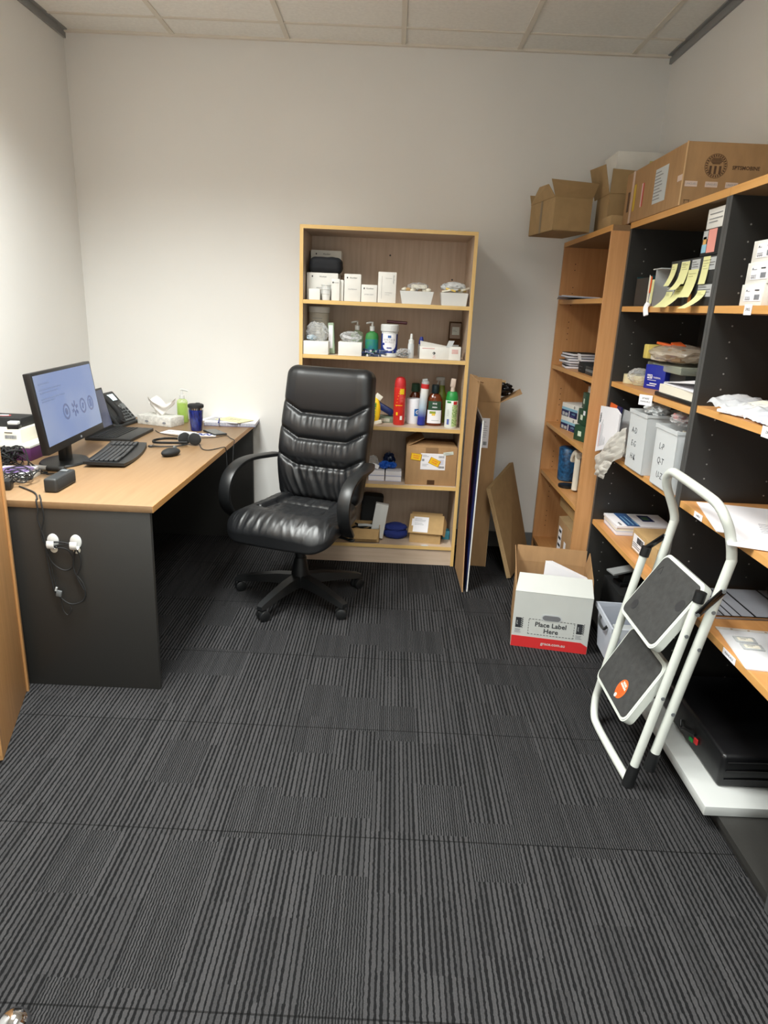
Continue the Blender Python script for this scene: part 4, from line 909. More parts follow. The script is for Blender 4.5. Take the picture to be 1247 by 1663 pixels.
b = B(); b.lathe([(.043, 0), (.046, .005), (.046, .11), (.043, .145), (.030, .170), (.017, .180), (.016, .188)], brn, n=36, squash=.62); b.obj('bottle', t)
b = B(); b.lathe([(.0205, .180), (.0215, .184), (.0205, .222), (.017, .226)], mat('dark_cap', '#17262a', .3), n=28); b.obj('cap', t)
b = B()
def arc2(b, a0, a1, z0, z1, m, r=.0468, q=.62):
    vs = []; fs = []; n = 12
    for k in range(n+1):
        a = a0+(a1-a0)*k/n; vs += [(r*math.sin(a), -r*q*math.cos(a)-.0006, z0), (r*math.sin(a), -r*q*math.cos(a)-.0006, z1)]
    for k in range(n): fs.append((2*k, 2*k+2, 2*k+3, 2*k+1))
    b.add(vs, fs, m)
arc2(b, -.95, .95, .015, .088, paper); arc2(b, -.95, .95, .0885, .098, dgreen); arc2(b, -.85, .85, .098, .138, dgreen, .0472); arc2(b, -.6, .15, .068, .082, mat('leaf_print', '#8a9a34', .6), .0474); arc2(b, -.3, .1, .058, .070, mat('lemon_print', '#e7c14a', .6), .0476); arc2(b, -.3, .6, .030, .032, inkg, .0474)
b.text('PINE', .012, paper, FY(0, -.0312, .124), bold=.0003); b.text('FRESH', .010, paper, FY(0, -.0318, .104), bold=.0003); b.obj('label', t)
t = thing('bottle_with_green_cap', 'bottle with a dark green cap half hidden behind the wrapped roll', 'bottle', (.140, 3.925, S3))
b = B(); b.lathe([(.032, 0), (.033, .14), (.018, .165), (.016, .172)], brn, n=28); b.obj('bottle', t); b = B(); b.lathe([(.024, .168), (.025, .172), (.023, .212), (.018, .215)], dgreen, n=28); b.obj('cap', t)
t = thing('spray_trigger_bottle', 'yellow green bottle with clear trigger behind the disinfectant', 'bottle', (.292, 3.925, S3))
b = B(); b.lathe([(.034, 0), (.035, .14), (.018, .18), (.014, .21)], mat('olive_bottle', '#7a8a2c', .3), n=28); b.obj('bottle', t); b = B(); b.lathe([(.014, .205), (.014, .235)], lgrey); b.cb((-.012, 0, .245), (.05, .02, .022), bagw, bev=.005); b.cb((-.028, 0, .215), (.008, .014, .045), lgrey, (0, .35, 0), .003); b.obj('trigger', t)
t = thing('air_freshener', 'green and white spray bottle with leafy label at the right end of the middle shelf', 'aerosol can', (.336, 3.735, S3))
b = B(); b.lathe([(.032, 0), (.034, .004), (.034, .150), (.033, .152)], mat('pale_label', '#dfe6e0', .35), n=36); b.obj('can', t)
lf = mat('leafy_print', '#d9e6b4', .4, col2='#4a8a2a', vscale=130)
b = B(); arc_panel(b, .0345, .05, 1.2, .010, .128, lf); arc_panel(b, .0345, .2, .9, .130, .148, red_m); arc_panel(b, .0345, -.9, -.2, .138, .148, green); arc_panel(b, .0345, -.75, -.35, .02, .05, mat('blue_table', '#5566aa', .5)); lines(b, FY(-.017, -.031, 0), -.008, .006, [.07, .08, .09, .10], inkg, .001); b.obj('label', t)
b = B(); b.lathe([(.0335, .150), (.033, .165), (.028, .192), (.022, .198)], green, n=32); b.obj('shoulder', t); b = B(); b.lathe([(.012, .196), (.011, .222)], mat('pinkish_nozzle', '#cdbbae', .3)); b.cb((0, 0, .245), (.028, .020, .048), mat('pinkish_nozzle', '#cdbbae', .3), (0, .1, 0), .005); b.obj('nozzle', t)
# fourth shelf
t = thing('parcel_box', 'large brown cardboard parcel with a white shipping label and yellow stickers', 'box', (.2415, 3.690, S4))
b = B(); b.box(-.142, .142, 0, .27, 0, .216, card, .002); M = FY(0, -.0008, 0)
rect(b, M, -.018, .024, .004, .030, card_d, .0005); rect(b, M, -.035, .035, .185, .214, mat('kraft_tape', '#8d6d4c', .4), .0004)
b.obj('box', t)
b = B(M @ Matrix.Translation((0, 0, .0003))); I = Matrix(); rect(b, I, -.060, .078, .090, .182, paper); lines(b, I @ Matrix.Translation((0, 0, .0007)), -.050, -.012, [.172, .165, .120, .112], inkg, .0015); rect(b, I, -.052, -.040, .138, .150, inkg, .0012); bars(b, I, .040, .072, .100, .112, ink, 3); bars(b, I, .040, .072, .158, .170, inkg, 5); bars(b, I, .042, .070, .120, .150, mat('pale_violet_ink', '#b9b8cc', .6), 9); b.obj('shipping_label', t)
def sticker(cx, cz, a, rot):
    b = B(M @ Matrix.Translation((cx, cz, .0012)) @ Matrix.Rotation(rot, 4, 'Z')); rect(b, I, -.031, .031, -.019, .019, mat('orange_check', '#b8741c', .5)); 
    rect(b, I, -.027, .027, -.016, .016, yellow, .0010)
    for k in range(9):
        for s in (-1, 1): rect(b, I, -.030+k*.007, -.0275+k*.007, s*.0175-.0015, s*.0175+.0015, yellow, .0011)
    b.text('URGENT', .010, orange, Matrix.Translation((0, .006, .0012)), bold=.0003); b.text('ORDER', .010, orange, Matrix.Translation((0, -.006, .0012)), bold=.0003); o = b.obj('sticker', t); o['label'] = a
sticker(-.086, .160, 'yellow sticker on bare cardboard', -.12); sticker(.018, .134, 'yellow sticker overlapping the shipping label', -.42)
b = B(M @ Matrix.Translation((.092, .186, .001)) @ Matrix.Rotation(.16, 4, 'Z')); rect(b, I, -.028, .028, -.009, .009, mat('clear_tag', '#cfd3c8', .2)); lines(b, I @ Matrix.Translation((0, 0, .0006)), -.018, .018, [.002, -.003], inkg, .001); b.obj('document_tag', t)
b = B(); b.slab([(-.142, 0, .216), (.142, 0, .216), (.125, .10, .232), (-.125, .10, .240)], -.003, card); b.slab([(-.142, .005, .217), (-.142, .26, .217), (-.06, .25, .268), (-.045, .04, .262)], .003, card); b.obj('flap', t)
for k, (x, z, l) in enumerate(((-.0625, 0, 'lower left pack of white cards beside the parcel'), (-.0625, .030, 'upper left pack of white cards beside the parcel'), (.034, 0, 'lower right pack of white cards beside the parcel'), (.034, .030, 'upper right pack of white cards beside the parcel'))):
    b = B(); b.box(-.045, .045, 0, .09, .0005, .0275, paper, .0008); b.box(-.0455, .0455, -.0005, .0905, .0, .003, mat('lilac_card', '#b7bce0', .6)); solo(b, 'card_pack', l, 'cards', (x, 3.742, S4+z), 0, 'packs of white cards on the fourth shelf')
t = thing('blue_gloves', 'crumpled bright blue gloves lying on the card packs', 'gloves', (-.02, 3.80, S4+.062))
gb = mat('blue_nitrile', '#1f5fc4', .4)
b = B(); b.blob((0, 0, .02), (.07, .06, .05), gb, amp=.5, freq=2.5, seed=4); b.blob((.045, .01, .018), (.06, .05, .04), gb, amp=.5, freq=2.5, seed=9); b.obj('glove', t)
b = B(); b.blob((0, 0, .065), (.085, .08, .14), mat('dark_blue_bag', '#12203c', .25), amp=.35, freq=2.0, seed=14, flat=.9); solo(b, 'dark_bag', 'dark blue plastic bag standing crumpled behind the blue gloves', 'bag', (.005, 3.90, S4+.005))
b = B(); b.blob((0, 0, .03), (.08, .07, .09), bagm, amp=.35, freq=1.6, seed=17); b.cb((.02, -.03, .015), (.04, .002, .024), paper, (-.2, .4, .2)); solo(b, 'plastic_bag', 'clear bag with a white tag next to the chair on the fourth shelf', 'bag', (-.09, 3.80, S4+.063))
# bottom shelf
t = thing('open_cardboard_box', 'low open cardboard box of cables at the bottom left of the bookcase', 'box', (-.125, 3.690, S5))
b = B()
for a in ((-.095, .095, 0, .003, 0, .080), (-.095, .095, .157, .16, 0, .08), (-.095, -.092, 0, .16, 0, .08), (.092, .095, 0, .16, 0, .10), (-.095, .095, 0, .16, 0, .003)): b.box(*a, card_k)
b.obj('box', t); b = B(); b.slab([(-.095, -.001, .079), (.095, -.001, .079), (.082, -.050, .035), (-.105, -.050, .035)], .003, card_k); b.obj('flap', t)
b = B(); b.cb((0, 0, .11), (.075, .04, .205), white, (0, .14, 0), .003); solo(b, 'white_adaptor_box', 'white slab shaped carton standing in the open cardboard box', 'box', (-.035, 3.735, S5+.012))
b = B(); b.cb((0, 0, .115), (.13, .10, .22), blackm, (0, .05, 0), .02); solo(b, 'black_case', 'black upright case at the back of the bottom shelf', 'case', (-.085, 3.935, S5))
b = B(); b.tube([(-.08, 0, .02), (-.04, -.03, .05), (.02, -.02, .03), (.05, .02, .05), (0, .03, .03), (-.05, .01, .055)], .006, blackm); b.tube([(-.03, -.04, .062), (.01, -.045, .066), (.045, -.03, .058)], .008, lgrey); solo(b, 'adaptor_cable', 'black cable with a white plug piled in the open cardboard box', 'cable', (-.125, 3.76, S5+.030))
b = B(); b.blob((0, 0, .030), (.15, .11, .075), mat('navy_cloth', '#1b2c74', .85, bump=.3, bscale=400), amp=.10, freq=1.5, seed=5, flat=.8); b.blob((.0, 0, .065), (.14, .10, .055), mat('navy_cloth', '#1b2c74', .85), amp=.10, freq=1.6, seed=15); solo(b, 'folded_cloth', 'folded navy blue cloth between the boxes on the bottom shelf', 'cloth', (.062, 3.800, S5))
t = thing('lidded_carton', 'kraft carton with an overhanging lid and white label on the bottom shelf', 'box', (.235, 3.715, S5), math.radians(-7))
b = B(); b.add([(x, y, z) for x in (-.092, .088) for (y, z) in ((0, 0), (.13, 0), (.13, .148), (.10, .135), (0, .058))], [(0, 1, 2, 3, 4), (9, 8, 7, 6, 5), (0, 5, 6, 1), (1, 6, 7, 2), (2, 7, 8, 3), (3, 8, 9, 4), (4, 9, 5, 0)], card_k); b.obj('box', t)
b = B(); LM = Matrix.Translation((0, -.012, .060)) @ Matrix.Rotation(math.radians(38), 4, 'X'); b.T = LM; b.box(-.100, .100, 0, .135, 0, .004, card_k, .001); b.slab([(.1, 0, 0), (.1, .13, 0), (.118, .11, -.035), (.112, .01, -.035)], .003, card_k); b.obj('lid', t)
b = B(LM @ Matrix.Translation((0, 0, .0042))); rect(b, I, -.075, .012, .008, .115, paper); rect(b, I, -.085, -.073, .05, .10, paper); lines(b, I @ Matrix.Translation((0, 0, .0007)), -.068, .0, [.100, .092, .084, .070, .06], inkg, .0015); b.obj('paper_label', t)
b = B(); b.box(-.02, .02, 0, .06, 0, .05, mat('teal_box', '#3d8fa8', .5), .001); solo(b, 'teal_box', 'little teal box at the right end of the bottom shelf', 'box', (.3625, 3.80, S5))
b = B(); b.lathe([(.022, 0), (.022, .001)], bagw, squash=.6); solo(b, 'clear_sticker', 'clear round sticker on the bottom shelf in front of the lidded carton', 'sticker', (.232, 3.677, S5))
# ---------------------------------------------------------------- cardboard beside the bookcase
t = thing('flattened_carton', 'tall flat brown carton sheet standing beside the bookcase', 'cardboard', (.42, 3.5, 0)); T = Matrix.Translation((-.42, -3.5, 0))
b = B(T)
def bowed(u, v):
    z = 1.10*v; y = 3.296+.36*u+(.10*math.sin(PI*v)*(1-u)*.9); return (.420-.006*u, y, z)
vs = []; n = 20
for side in (0, .005):
    for i in range(5):
        for j in range(n+1): p = bowed(i/4, j/n); vs.append((p[0]+side, p[1], p[2]))
fs = []; w = n+1
for i in range(4):
    for j in range(n): fs.append((i*w+j, i*w+j+1, (i+1)*w+j+1, (i+1)*w+j)); q = 5*w; fs.append((q+i*w+j, q+(i+1)*w+j, q+(i+1)*w+j+1, q+i*w+j+1))
for j in range(n): fs += [(j, 5*w+j, 5*w+j+1, j+1), (4*w+j, 4*w+j+1, 9*w+j+1, 9*w+j)]
for i in range(4): fs += [(i*w, (i+1)*w, 5*w+(i+1)*w, 5*w+i*w), (i*w+n, 5*w+i*w+n, 5*w+(i+1)*w+n, (i+1)*w+n)]
b.add(vs, fs, card); b.slab([(.414, 3.64, 1.10), (.414, 3.30, 1.098), (.450, 3.36, 1.085), (.450, 3.64, 1.090)], .004, card); b.obj('panel', t)
t = thing('foam_board', 'white edged display board tucked inside the tall carton sheet', 'board', (.46, 3.5, 0)); T = Matrix.Translation((-.46, -3.5, 0))
b = B(T); b.slab([(.444, 3.300, 0.002), (.462, 3.36, .90), (.462, 3.66, .93), (.444, 3.66, .002)], -.006, white); b.obj('board', t)
b = B(T); post = mat('poster_print', '#141622', .35, col2='#2a3c80', vscale=9); b.slab([(.4415, 3.303, 0.012), (.4590, 3.363, .885), (.4590, 3.63, .90), (.4415, 3.63, .012)], .001, post); b.obj('poster_face', t)
b = B(); b.tube([(0, 0, 0), (.004, .004, .44), (0, 0, .86)], .0078, mat('dark_poster_roll', '#20242e', .3, col2='#8a2f3a', vscale=7)); solo(b, 'poster_roll', 'rolled dark poster standing between the carton sheet and the white board', 'poster', (.4330, 3.47, 0.01))
t = thing('tall_carton', 'tall narrow brown carton with open flaps and a white label', 'box', (.535, 3.76, 0), math.radians(-5))
b = B(); H = .955
b.box(-.065, .065, -.07, .07, 0, H, card, .001); b.cyl((.064, -.071, 0), (.064, -.071, H), .0018, card_l, n=6); b.obj('box', t)
b = B(); b.slab([(-.065, -.07, H), (.065, -.07, H), (.063, -.085, H+.125), (-.063, -.085, H+.13)], .003, card); o = b.obj('flap', t)
b = B(); b.slab([(.065, .07, H), (.065, -.07, H), (.175, -.085, H+.055), (.175, .055, H+.065)], -.003, card); b.obj('flap', t)
b = B(); b.slab([(-.065, .07, H), (.065, .07, H), (.10, .12, H+.10), (-.05, .12, H+.11)], -.003, card_k); b.obj('flap', t)
b = B(FY(0, -.0705, 0)); rect(b, I, -.040, .018, .70, .865, paper); bars(b, I @ Matrix.Translation((0, 0, .0006)), -.010, .010, .715, .735, ink, 3); lines(b, I @ Matrix.Translation((0, 0, .0006)), -.035, .010, [.76+.012*k for k in range(8)], inkg, .002, 5); b.obj('label', t)
b = B(FP(.0652, -.03, .80)); rect(b, I, -.02, .012, 0, .12, mat('clear_tape', '#b9b3a4', .15), .0004); b.obj('tape', t)
b = B(); b.blob((0, 0, .01), (.15, .09, .08), mat('black_plastic_bag', '#0c0c0e', .25), amp=.5, freq=1.8, seed=8); solo(b, 'black_bag', 'black plastic bag spilling from the top of the tall carton', 'bag', (.600, 3.745, H+.055))
t = thing('flat_carton', 'flat brown cardboard box leaning against the tall carton', 'box', (.69, 3.51, 0)); T = Matrix.Translation((-.69, -3.51, 0))
A0, A1, A2, A3 = Vector((.690, 3.510, .003)), Vector((.870, 3.955, .004)), Vector((.722, 3.950, .565)), Vector((.540, 3.560, .500))
b = B(T); b.slab([A0, A1, A2, A3], .024, card_o); b.obj('box', t)
b = B(T); nn = (A1-A0).cross(A3-A0).normalized()
for k in (.2, .5, .8): b.tube([A0+nn*.024*k+Vector((0, -.002, .01)), A3+nn*.024*k+Vector((0, -.002, -.004))], .0015, card_l, n=5, smooth=0)
b.obj('edge_flutes', t)
# ---------------------------------------------------------------- archive box
ax = Vector((.958, -.170, 0)).normalized(); ang = math.atan2(ax.y, ax.x)
t = thing('archive_box', 'white archive box printed Place Label Here standing open on the carpet', 'box', (.745, 2.700, 0), ang)
wb, hb, db = .330, .262, .40; awm = mat('archive_white', '#bfc1bd', .55, var=.03, vscale=8); K = card
b = B(); hw = wb/2
b.box(-hw, hw, 0, .003, 0, hb, awm); b.box(-hw, hw, db-.003, db, 0, hb, K); b.box(-hw, -hw+.003, .003, db-.003, 0, hb, K); b.box(hw-.003, hw, .003, db-.003, 0, hb, K); b.box(-hw, hw, 0, db, 0, .003, K); b.obj('box', t)
b = B(); b.box(-hw+.001, hw-.001, -.0012, 0, .0, .262, awm)
b.obj('front_panel', t)
F = FY(0, -.0014, 0)
b = B(F); b.prism([(-hw+.001, 0), (hw-.001, 0), (hw-.001, .035), (hw-.03, .052), (-hw+.001, .052)][:], 0, .0006, red_m); b.text('grace.com.au', .020, awm, Matrix.Translation((.018, .026, .0007)), bold=.0003); b.obj('red_band', t)
b = B(F)
for (x0, x1, y0, y1) in ((-.095, .100, .138, .1395), (-.095, .100, .066, .0675)):
    x = x0
    while x < x1-.004: rect(b, I, x, x+.008, y0, y1+.0005, ink); x += .0135
for x in (-.095, .100):
    y = .066
    while y < .134: rect(b, I, x-.001, x+.001, y, y+.007, ink); y += .0125
b.text('Place Label', .0305, mat('dark_print', '#2a2c30', .6), Matrix.Translation((.0, .115, 0)), bold=.0007); b.text('Here', .0305, mat('dark_print', '#2a2c30', .6), Matrix.Translation((.003, .086, 0)), bold=.0007)
for s, cx in ((-1, -.134), (1, .128)):
    dk = mat('dark_print', '#2a2c30', .6); rect(b, I, cx-.018, cx+.006, .092, .140, dk)
    for k in range(5):
        for sg in (-1, 1): rect(b, Matrix.Translation((cx+.012, .097+k*.0095, 0)) @ Matrix.Rotation(sg*.7, 4, 'Z'), -.006, .006, -.0012+sg*.003, .0012+sg*.003, dk)
    b.text('grace', .009, awm, Matrix.Translation((cx-.012, .116, .0008)) @ Matrix.Rotation(PI/2, 4, 'Z'))
    lines(b, Matrix.Translation((0, 0, 0)), cx-.019, cx+.018, [.084, .077, .070], inkg if s else ink, .0022, 4)
b.obj('printing', t)
b = B(F)
P = []
for k in range(24):
    a = 2*PI*k/24; P.append((.0+(.026 if math.cos(a) > 0 else -.026)+.019*math.cos(a), .152+.0165*math.sin(a)))
b.prism(P, 0, .001, lgrey); b.prism([(x*.86, .151+(y-.152)*.72) for x, y in P], .001, .0016, mat('handle_hollow', '#6e6f72', .6)); b.obj('hand_hole', t)
# raised front flap of white card, folded back over the papers
b = B(); b.slab([(-hw, 0, hb), (hw, 0, hb), (hw-.006, .085, hb+.055), (-hw+.012, .085, hb+.055)], .003, awm); o = b.obj('front_flap', t); 
b = B(); Q = face((-hw+.025, .012, hb+.0095), (1, 0, 0), (0, .085, .055)); 
for a in (0, PI/2): b.box(-.008, .008, -.0012, .0012, 0, .001, mat('dark_red_print', '#5c2a2e', .6), M=Q @ Matrix.Rotation(a, 4, 'Z'))
b.obj('printed_star', o)
b = B(); b.slab([(-hw, db, hb), (hw, db, hb), (hw, db+.012, hb+.075), (-hw, db+.012, hb+.075)], .003, K); b.obj('rear_flap', t)
b = B(); b.slab([(-hw, .02, hb), (-hw, db, hb), (-hw-.012, db, hb+.075), (-hw-.006, .11, hb+.055)], .003, K); b.obj('side_flap', t)
b = B(); b.slab([(hw, .02, hb), (hw, db, hb), (hw+.014, db, hb+.070), (hw+.006, .12, hb+.04)], -.003, K); b.obj('side_flap', t)
T0 = Matrix.Translation((.745, 2.700, 0)) @ Matrix.Rotation(ang, 4, 'Z')
for k in range(5):
    b = B(); b.slab([(-.055+.006*k, .115+.018*k, .01), (.150, .115+.018*k, .01), (.150, .125+.018*k, .300-.004*k), (-.045+.008*k, .125+.018*k, .372-.006*k)], .009, paper)
    o = solo(b, 'paper_bundle', ['frontmost bundle of white paper standing in the archive box', 'second bundle of white paper from the front of the archive box', 'third bundle of white paper in the archive box', 'fourth bundle of white paper in the archive box', 'rearmost bundle of white paper in the archive box'][k], 'papers', (0, 0, 0), 0, 'paper bundles in the archive box'); o.matrix_world = T0
# ---------------------------------------------------------------- right shelving, middle unit, top shelf
A1z, A2z, A3z, A4z, A5z = [z+.0004 for z in U1]+[.0454]
C1z, C2z, C3z, C4z, C5z = [z+.0004 for z in U2]+[.0454]
O1, O2, O3, O4, O5 = [z+.0004 for z in UO]+[.0854]
FXX = lambda y, z, x: FX(x, y, z)
teal = mat('teal_binder', '#1f4a52', .35)
t = thing('magazine_file', 'dark teal magazine file at the left end of the top shelf', 'file', (1.14, 2.955, A1z))
b = B(); b.box(-.12, .12, .085, .088, 0, .118, teal); b.box(-.12, .12, -.088, -.085, 0, .118, teal); b.box(-.12, -.117, -.088, .088, 0, .112, dgrey); b.box(.117, .12, -.088, .088, 0, .118, teal); b.box(-.12, .12, -.088, .088, 0, .003, teal); b.obj('shell', t)
t = thing('paper_holder', 'white upright holder with cream and orange papers beside the teal file', 'holder', (1.10, 2.83, A1z))
b = B(); b.box(-.080, .08, -.004, 0, 0, .142, lgrey); b.box(-.080, .08, .034, .036, 0, .10, white); b.box(-.080, .08, -.055, .036, .138, .142, lgrey); b.obj('holder', t)
b = B(); b.slab([(-.088, .036, .0), (-.088, .020, .02), (-.086, .026, .11), (-.086, .044, .12)], .002, papw); b.slab([(-.09, .016, .05), (-.09, .006, .05), (-.088, .008, .11), (-.088, .020, .115)], .002, orange); b.slab([(-.085, .018, 0), (-.085, -.002, 0), (-.083, .0, .10), (-.083, .016, .10)], .003, paper); b.slab([(-.092, -.006, .01), (-.092, -.028, .01), (-.090, -.026, .10), (-.090, -.008, .10)], .002, postit); b.obj('papers', t)
b = B(); b.tube([(1.0, 2.81, A1z+.012), (.993, 2.813, A1z-.008), (.994, 2.80, A1z-.036)], .010, paper, flat=.4); solo(b, 'paper_strip', 'white folded paper strip hanging over the top shelf edge', 'paper')
def note(M, x0, x1, y0, y1, o, lab, seed=0, curl=0):
    b = B(); 
    def fn(u, v):
        p = Vector((x0+(x1-x0)*u, y0+(y1-y0)*v, .0015+curl*(1-v)**2)); return tuple(M @ p)
    b.grid(fn, 2, 8, postit)
    Rr = random.Random(seed); N = M @ Matrix.Translation((0, 0, .0022+curl*.05))
    for k in range(5):
        y = y0+(y1-y0)*(.45+.1*k); rect(b, N, x0+(x1-x0)*.15, x0+(x1-x0)*Rr.uniform(.5, .9), y, y+.0012, mat('pencil_ink', '#9a9a78', .8), .0004)
    q = b.obj('sticky_note', o); q['label'] = lab
# black small drawers with notes: three columns, two rows
def carton_with_note(name, label, y0, y1, z0, h, depth=.18, x=1.022, body=None, notes=(), grp='note covered cartons on the top shelf', lab=True):
    yc = (y0+y1)/2; w = abs(y1-y0); t = thing(name, label, 'box', (x, yc, z0), 0, grp)
    b = B(); b.box(0, depth, -w/2, w/2, 0, h, body or dgrey, .0015); M = FX(-.0005, 0, 0)
    if lab: rect(b, M, -w/2+.006, w/2-.012, h-.045, h-.006, lgrey); lines(b, M @ Matrix.Translation((0, 0, .0007)), -w/2+.01, w/2-.02, [h-.014, h-.022, h-.03], ink, .0012)
    b.obj('carton', t)
    for k, (a, c, d, e, cu) in enumerate(notes): note(M, a, c, d, e, t, 'pale yellow sticky note', k+int(y0*10), cu)
    return t
carton_with_note('storage_carton', 'dark carton with one tall yellow note, lower row nearest the white holder', 2.700, 2.612, A1z, .074, notes=((-.038, .024, -.006, .052, .045),))
carton_with_note('storage_carton', 'dark carton second in the lower row with a curling yellow note', 2.608, 2.520, A1z, .074, notes=((-.044, .026, -.006, .068, .055),))
carton_with_note('storage_carton', 'dark carton third in the lower row showing a small orange label', 2.516, 2.432, A1z, .074, notes=(), lab=False)
carton_with_note('storage_carton', 'dark carton fourth in the lower row beside the upright', 2.428, 2.300, A1z, .074, notes=((-.055, .01, -.010, .050, .06),))
carton_with_note('storage_carton', 'dark carton with one slanting yellow note, upper row nearest the white holder', 2.692, 2.600, A1z+.0745, .084, notes=((-.030, .020, -.004, .074, .022),), lab=False)
carton_with_note('storage_carton', 'dark carton second in the upper row with a yellow note and folded corner', 2.597, 2.512, A1z+.0745, .084, notes=((-.036, .036, .0, .076, .012), (-.046, .018, -.02, .04, .03)))
carton_with_note('storage_carton', 'dark carton third in the upper row under the big hanging yellow sheet', 2.509, 2.426, A1z+.0745, .084, notes=((-.055, .030, -.046, .046, .02),))
carton_with_note('storage_carton', 'dark carton fourth in the upper row with a long yellow note by the upright', 2.422, 2.300, A1z+.0745, .084, notes=((-.052, .0, -.005, .082, .006),))
o = carton_with_note('storage_carton', 'black framed carton with pink and orange labels on the note covered stack', 2.455, 2.300, A1z+.160, .082, body=blackm, notes=(), lab=False)
b = B(FX(-.0010, 0, 0)); pk = mat('pink_label', '#e59a8e', .6); rect(b, I, -.030, .03, .008, .080, pk); rect(b, I, -.068, -.034, .010, .036, lblue); rect(b, I, -.068, -.034, .052, .078, lgrey); rect(b, I, -.064, -.040, .036, .060, mat('tan_label', '#d8a860', .6)); b.obj('label', o)
o = carton_with_note('storage_carton', 'cream carton topmost on the note covered stack by the upright', 2.440, 2.300, A1z+.2425, .062, body=ctn, notes=(), lab=False)
b = B(FX(-.0010, 0, 0)); lines(b, I, -.05, .05, [.02, .03, .045], inkg, .002); b.obj('label', o)
b = B(FX(1.0205, 2.475, A1z)); rect(b, I, -.014, .010, .010, .040, mat('amber_label', '#d98a3a', .6)); b_ = b; solo(b, 'orange_tag', 'small orange tag on the front of the third lower carton', 'label')
# second shelf: bag of parts, tape rolls, navy carton, ring binder
b = B(); b.box(-.11, .11, -.13, .20, 0, .075, dgrey, .004); solo(b, 'grey_tray', 'dark grey tray box under the clear bag on the second shelf', 'tray', (1.245, 2.80, A2z))
t = thing('food_container', 'clear shallow plastic container below the bagged parts', 'container', (1.20, 2.80, A2z+.076)); b = B(); b.box(-.095, .15, -.15, .21, 0, .030, clear('container_plastic', '#cfd6c4', .30), .006); b.obj('container', t)
bagp = clear('yellowed_plastic_bag', '#cdc3b2', .36, .15)
t = thing('bag_of_parts', 'clear plastic bag of cream parts on the clear container', 'bag', (1.16, 2.83, A2z+.107))
b = B(); b.blob((0, -.02, .042), (.22, .40, .080), bagp, amp=.16, freq=1.7, seed=51); b.obj('bag', t)
b = B(); b.box(-.09, -.02, .10, .15, .012, .070, mat('pale_yellow_pad', '#d9c56a', .7), .004); b.box(-.08, .04, -.02, .09, .01, .045, papw, .006); b.cb((-.03, .02, .072), (.05, .12, .010), orange, (.1, .1, .3), .003); b.cb((-.02, -.03, .078), (.04, .10, .008), orange, (.1, -.1, -.2), .003); b.cb((0, -.10, .04), (.14, .10, .05), mat('tan_parts', '#8d7458', .8), (0, 0, .2), .01); b.obj('contents', t)
for k, (y, l) in enumerate(((3.085, 'roll of clear tape on edge, left one'), (3.045, 'roll of clear tape on edge, right one'))):
    b = B(); b.lathe([(.026, -.020), (.037, -.020), (.037, .020), (.026, .020)], mat('tape_roll', '#cfc7a4', .3), n=32); solo(b, 'tape_roll', l, 'tape', (1.075+.02*k, y-.035*k, A2z+.0205), 0, 'tape rolls on the second shelf')
b = B(); b.blob((0, 0, .042), (.10, .12, .070), bagm, amp=.25, freq=2, seed=61, flat=.95); solo(b, 'plastic_bag', 'clear bag hanging over the tape rolls on the second shelf', 'bag', (1.07, 2.985, A2z))
t = thing('navy_carton', 'royal blue carton with white lettering on the second shelf', 'box', (1.068, 2.915, A2z), math.radians(-68))
b = B(); b.box(0, .115, 0, .035, 0, .098, mat('royal_blue', '#1a2a9a', .35), .001); b.obj('carton', t)
b = B(FY(0, -.0006, 0)); rect(b, I, .016, .045, .042, .058, paper); b.text('AGT', .014, blue_m, Matrix.Translation((.030, .050, .0007)), bold=.0005); b.text('THERMAL', .010, paper, Matrix.Translation((.072, .047, 0))); lines(b, I, .02, .10, [.036], paper, .002); lines(b, I, .035, .10, [.022], paper, .004); lines(b, I, .02, .10, [.014], paper, .003); b.obj('lettering', t)
t = thing('ring_binder', 'open black binder stuffed with white papers on the second shelf', 'binder', (1.06, 2.475, A2z))
b = B(); b.box(-.045, .22, -.19, .17, 0, .016, black, .004); b.obj('cover', t)
b = B()
b.slab([(-.040, -.185, .0165), (.20, -.185, .0165), (.20, .14, .0165), (-.040, .14, .0165)], .030, papw)
b.slab([(-.046, -.185, .047), (.19, -.185, .085), (.19, .11, .060), (-.030, .13, .048)], .004, paper); b.slab([(-.046, -.185, .078), (.19, -.185, .115), (.19, .06, .070), (-.032, .12, .053)], .003, paper); b.obj('papers', t)
# third shelf: leaning white folder, lettered tubs
t = thing('wide_folder', 'leaning white booklet with printed lines in front of a navy folder', 'booklet', (.995, 3.02, A3z))
BK = [Vector((.955, 3.089, .824)), Vector((.975, 2.885, .890)), Vector((.970, 2.866, 1.030)), Vector((.965, 2.914, 1.048)), Vector((.955, 3.089, 1.035))]
O_ = Vector((.995, 3.02, A3z))
b = B(); b.slab([p-O_ for p in BK], -.008, paper); b.obj('booklet', t)
QF = face(BK[0]-O_, BK[1]-BK[0], (0, .0, 1)); QF = face(BK[0]-O_-Vector((.0022, 0, 0)), BK[1]-BK[0], BK[4]-BK[0]); b = B(QF)
b.text('W331', .018, ink, Matrix.Translation((.022, .155, .0)) @ Matrix.Rotation(PI/2, 4, 'Z'), bold=.0006)
for k in range(7): rect(b, I, .030+k*.011, .0315+k*.011, .02, .12+.01*(k % 3), inkg if k else red_m)
b.obj('printing', t)
b = B(); b.slab([(.008, .060, 0.004), (.009, .010, 0.004), (.030, .00, .208), (.028, .050, .210)], -.008, navy); b.slab([(.010, .14, .004), (.016, .02, .004), (.030, .02, .208), (.022, .14, .215)], -.004, orange); b.obj('backing_folder', t)
b = B(); b.slab([(.035, .02, .004), (.045, -.14, .004), (.055, -.14, .20), (.045, .02, .20)], -.006, lgrey); b.obj('divider', t)
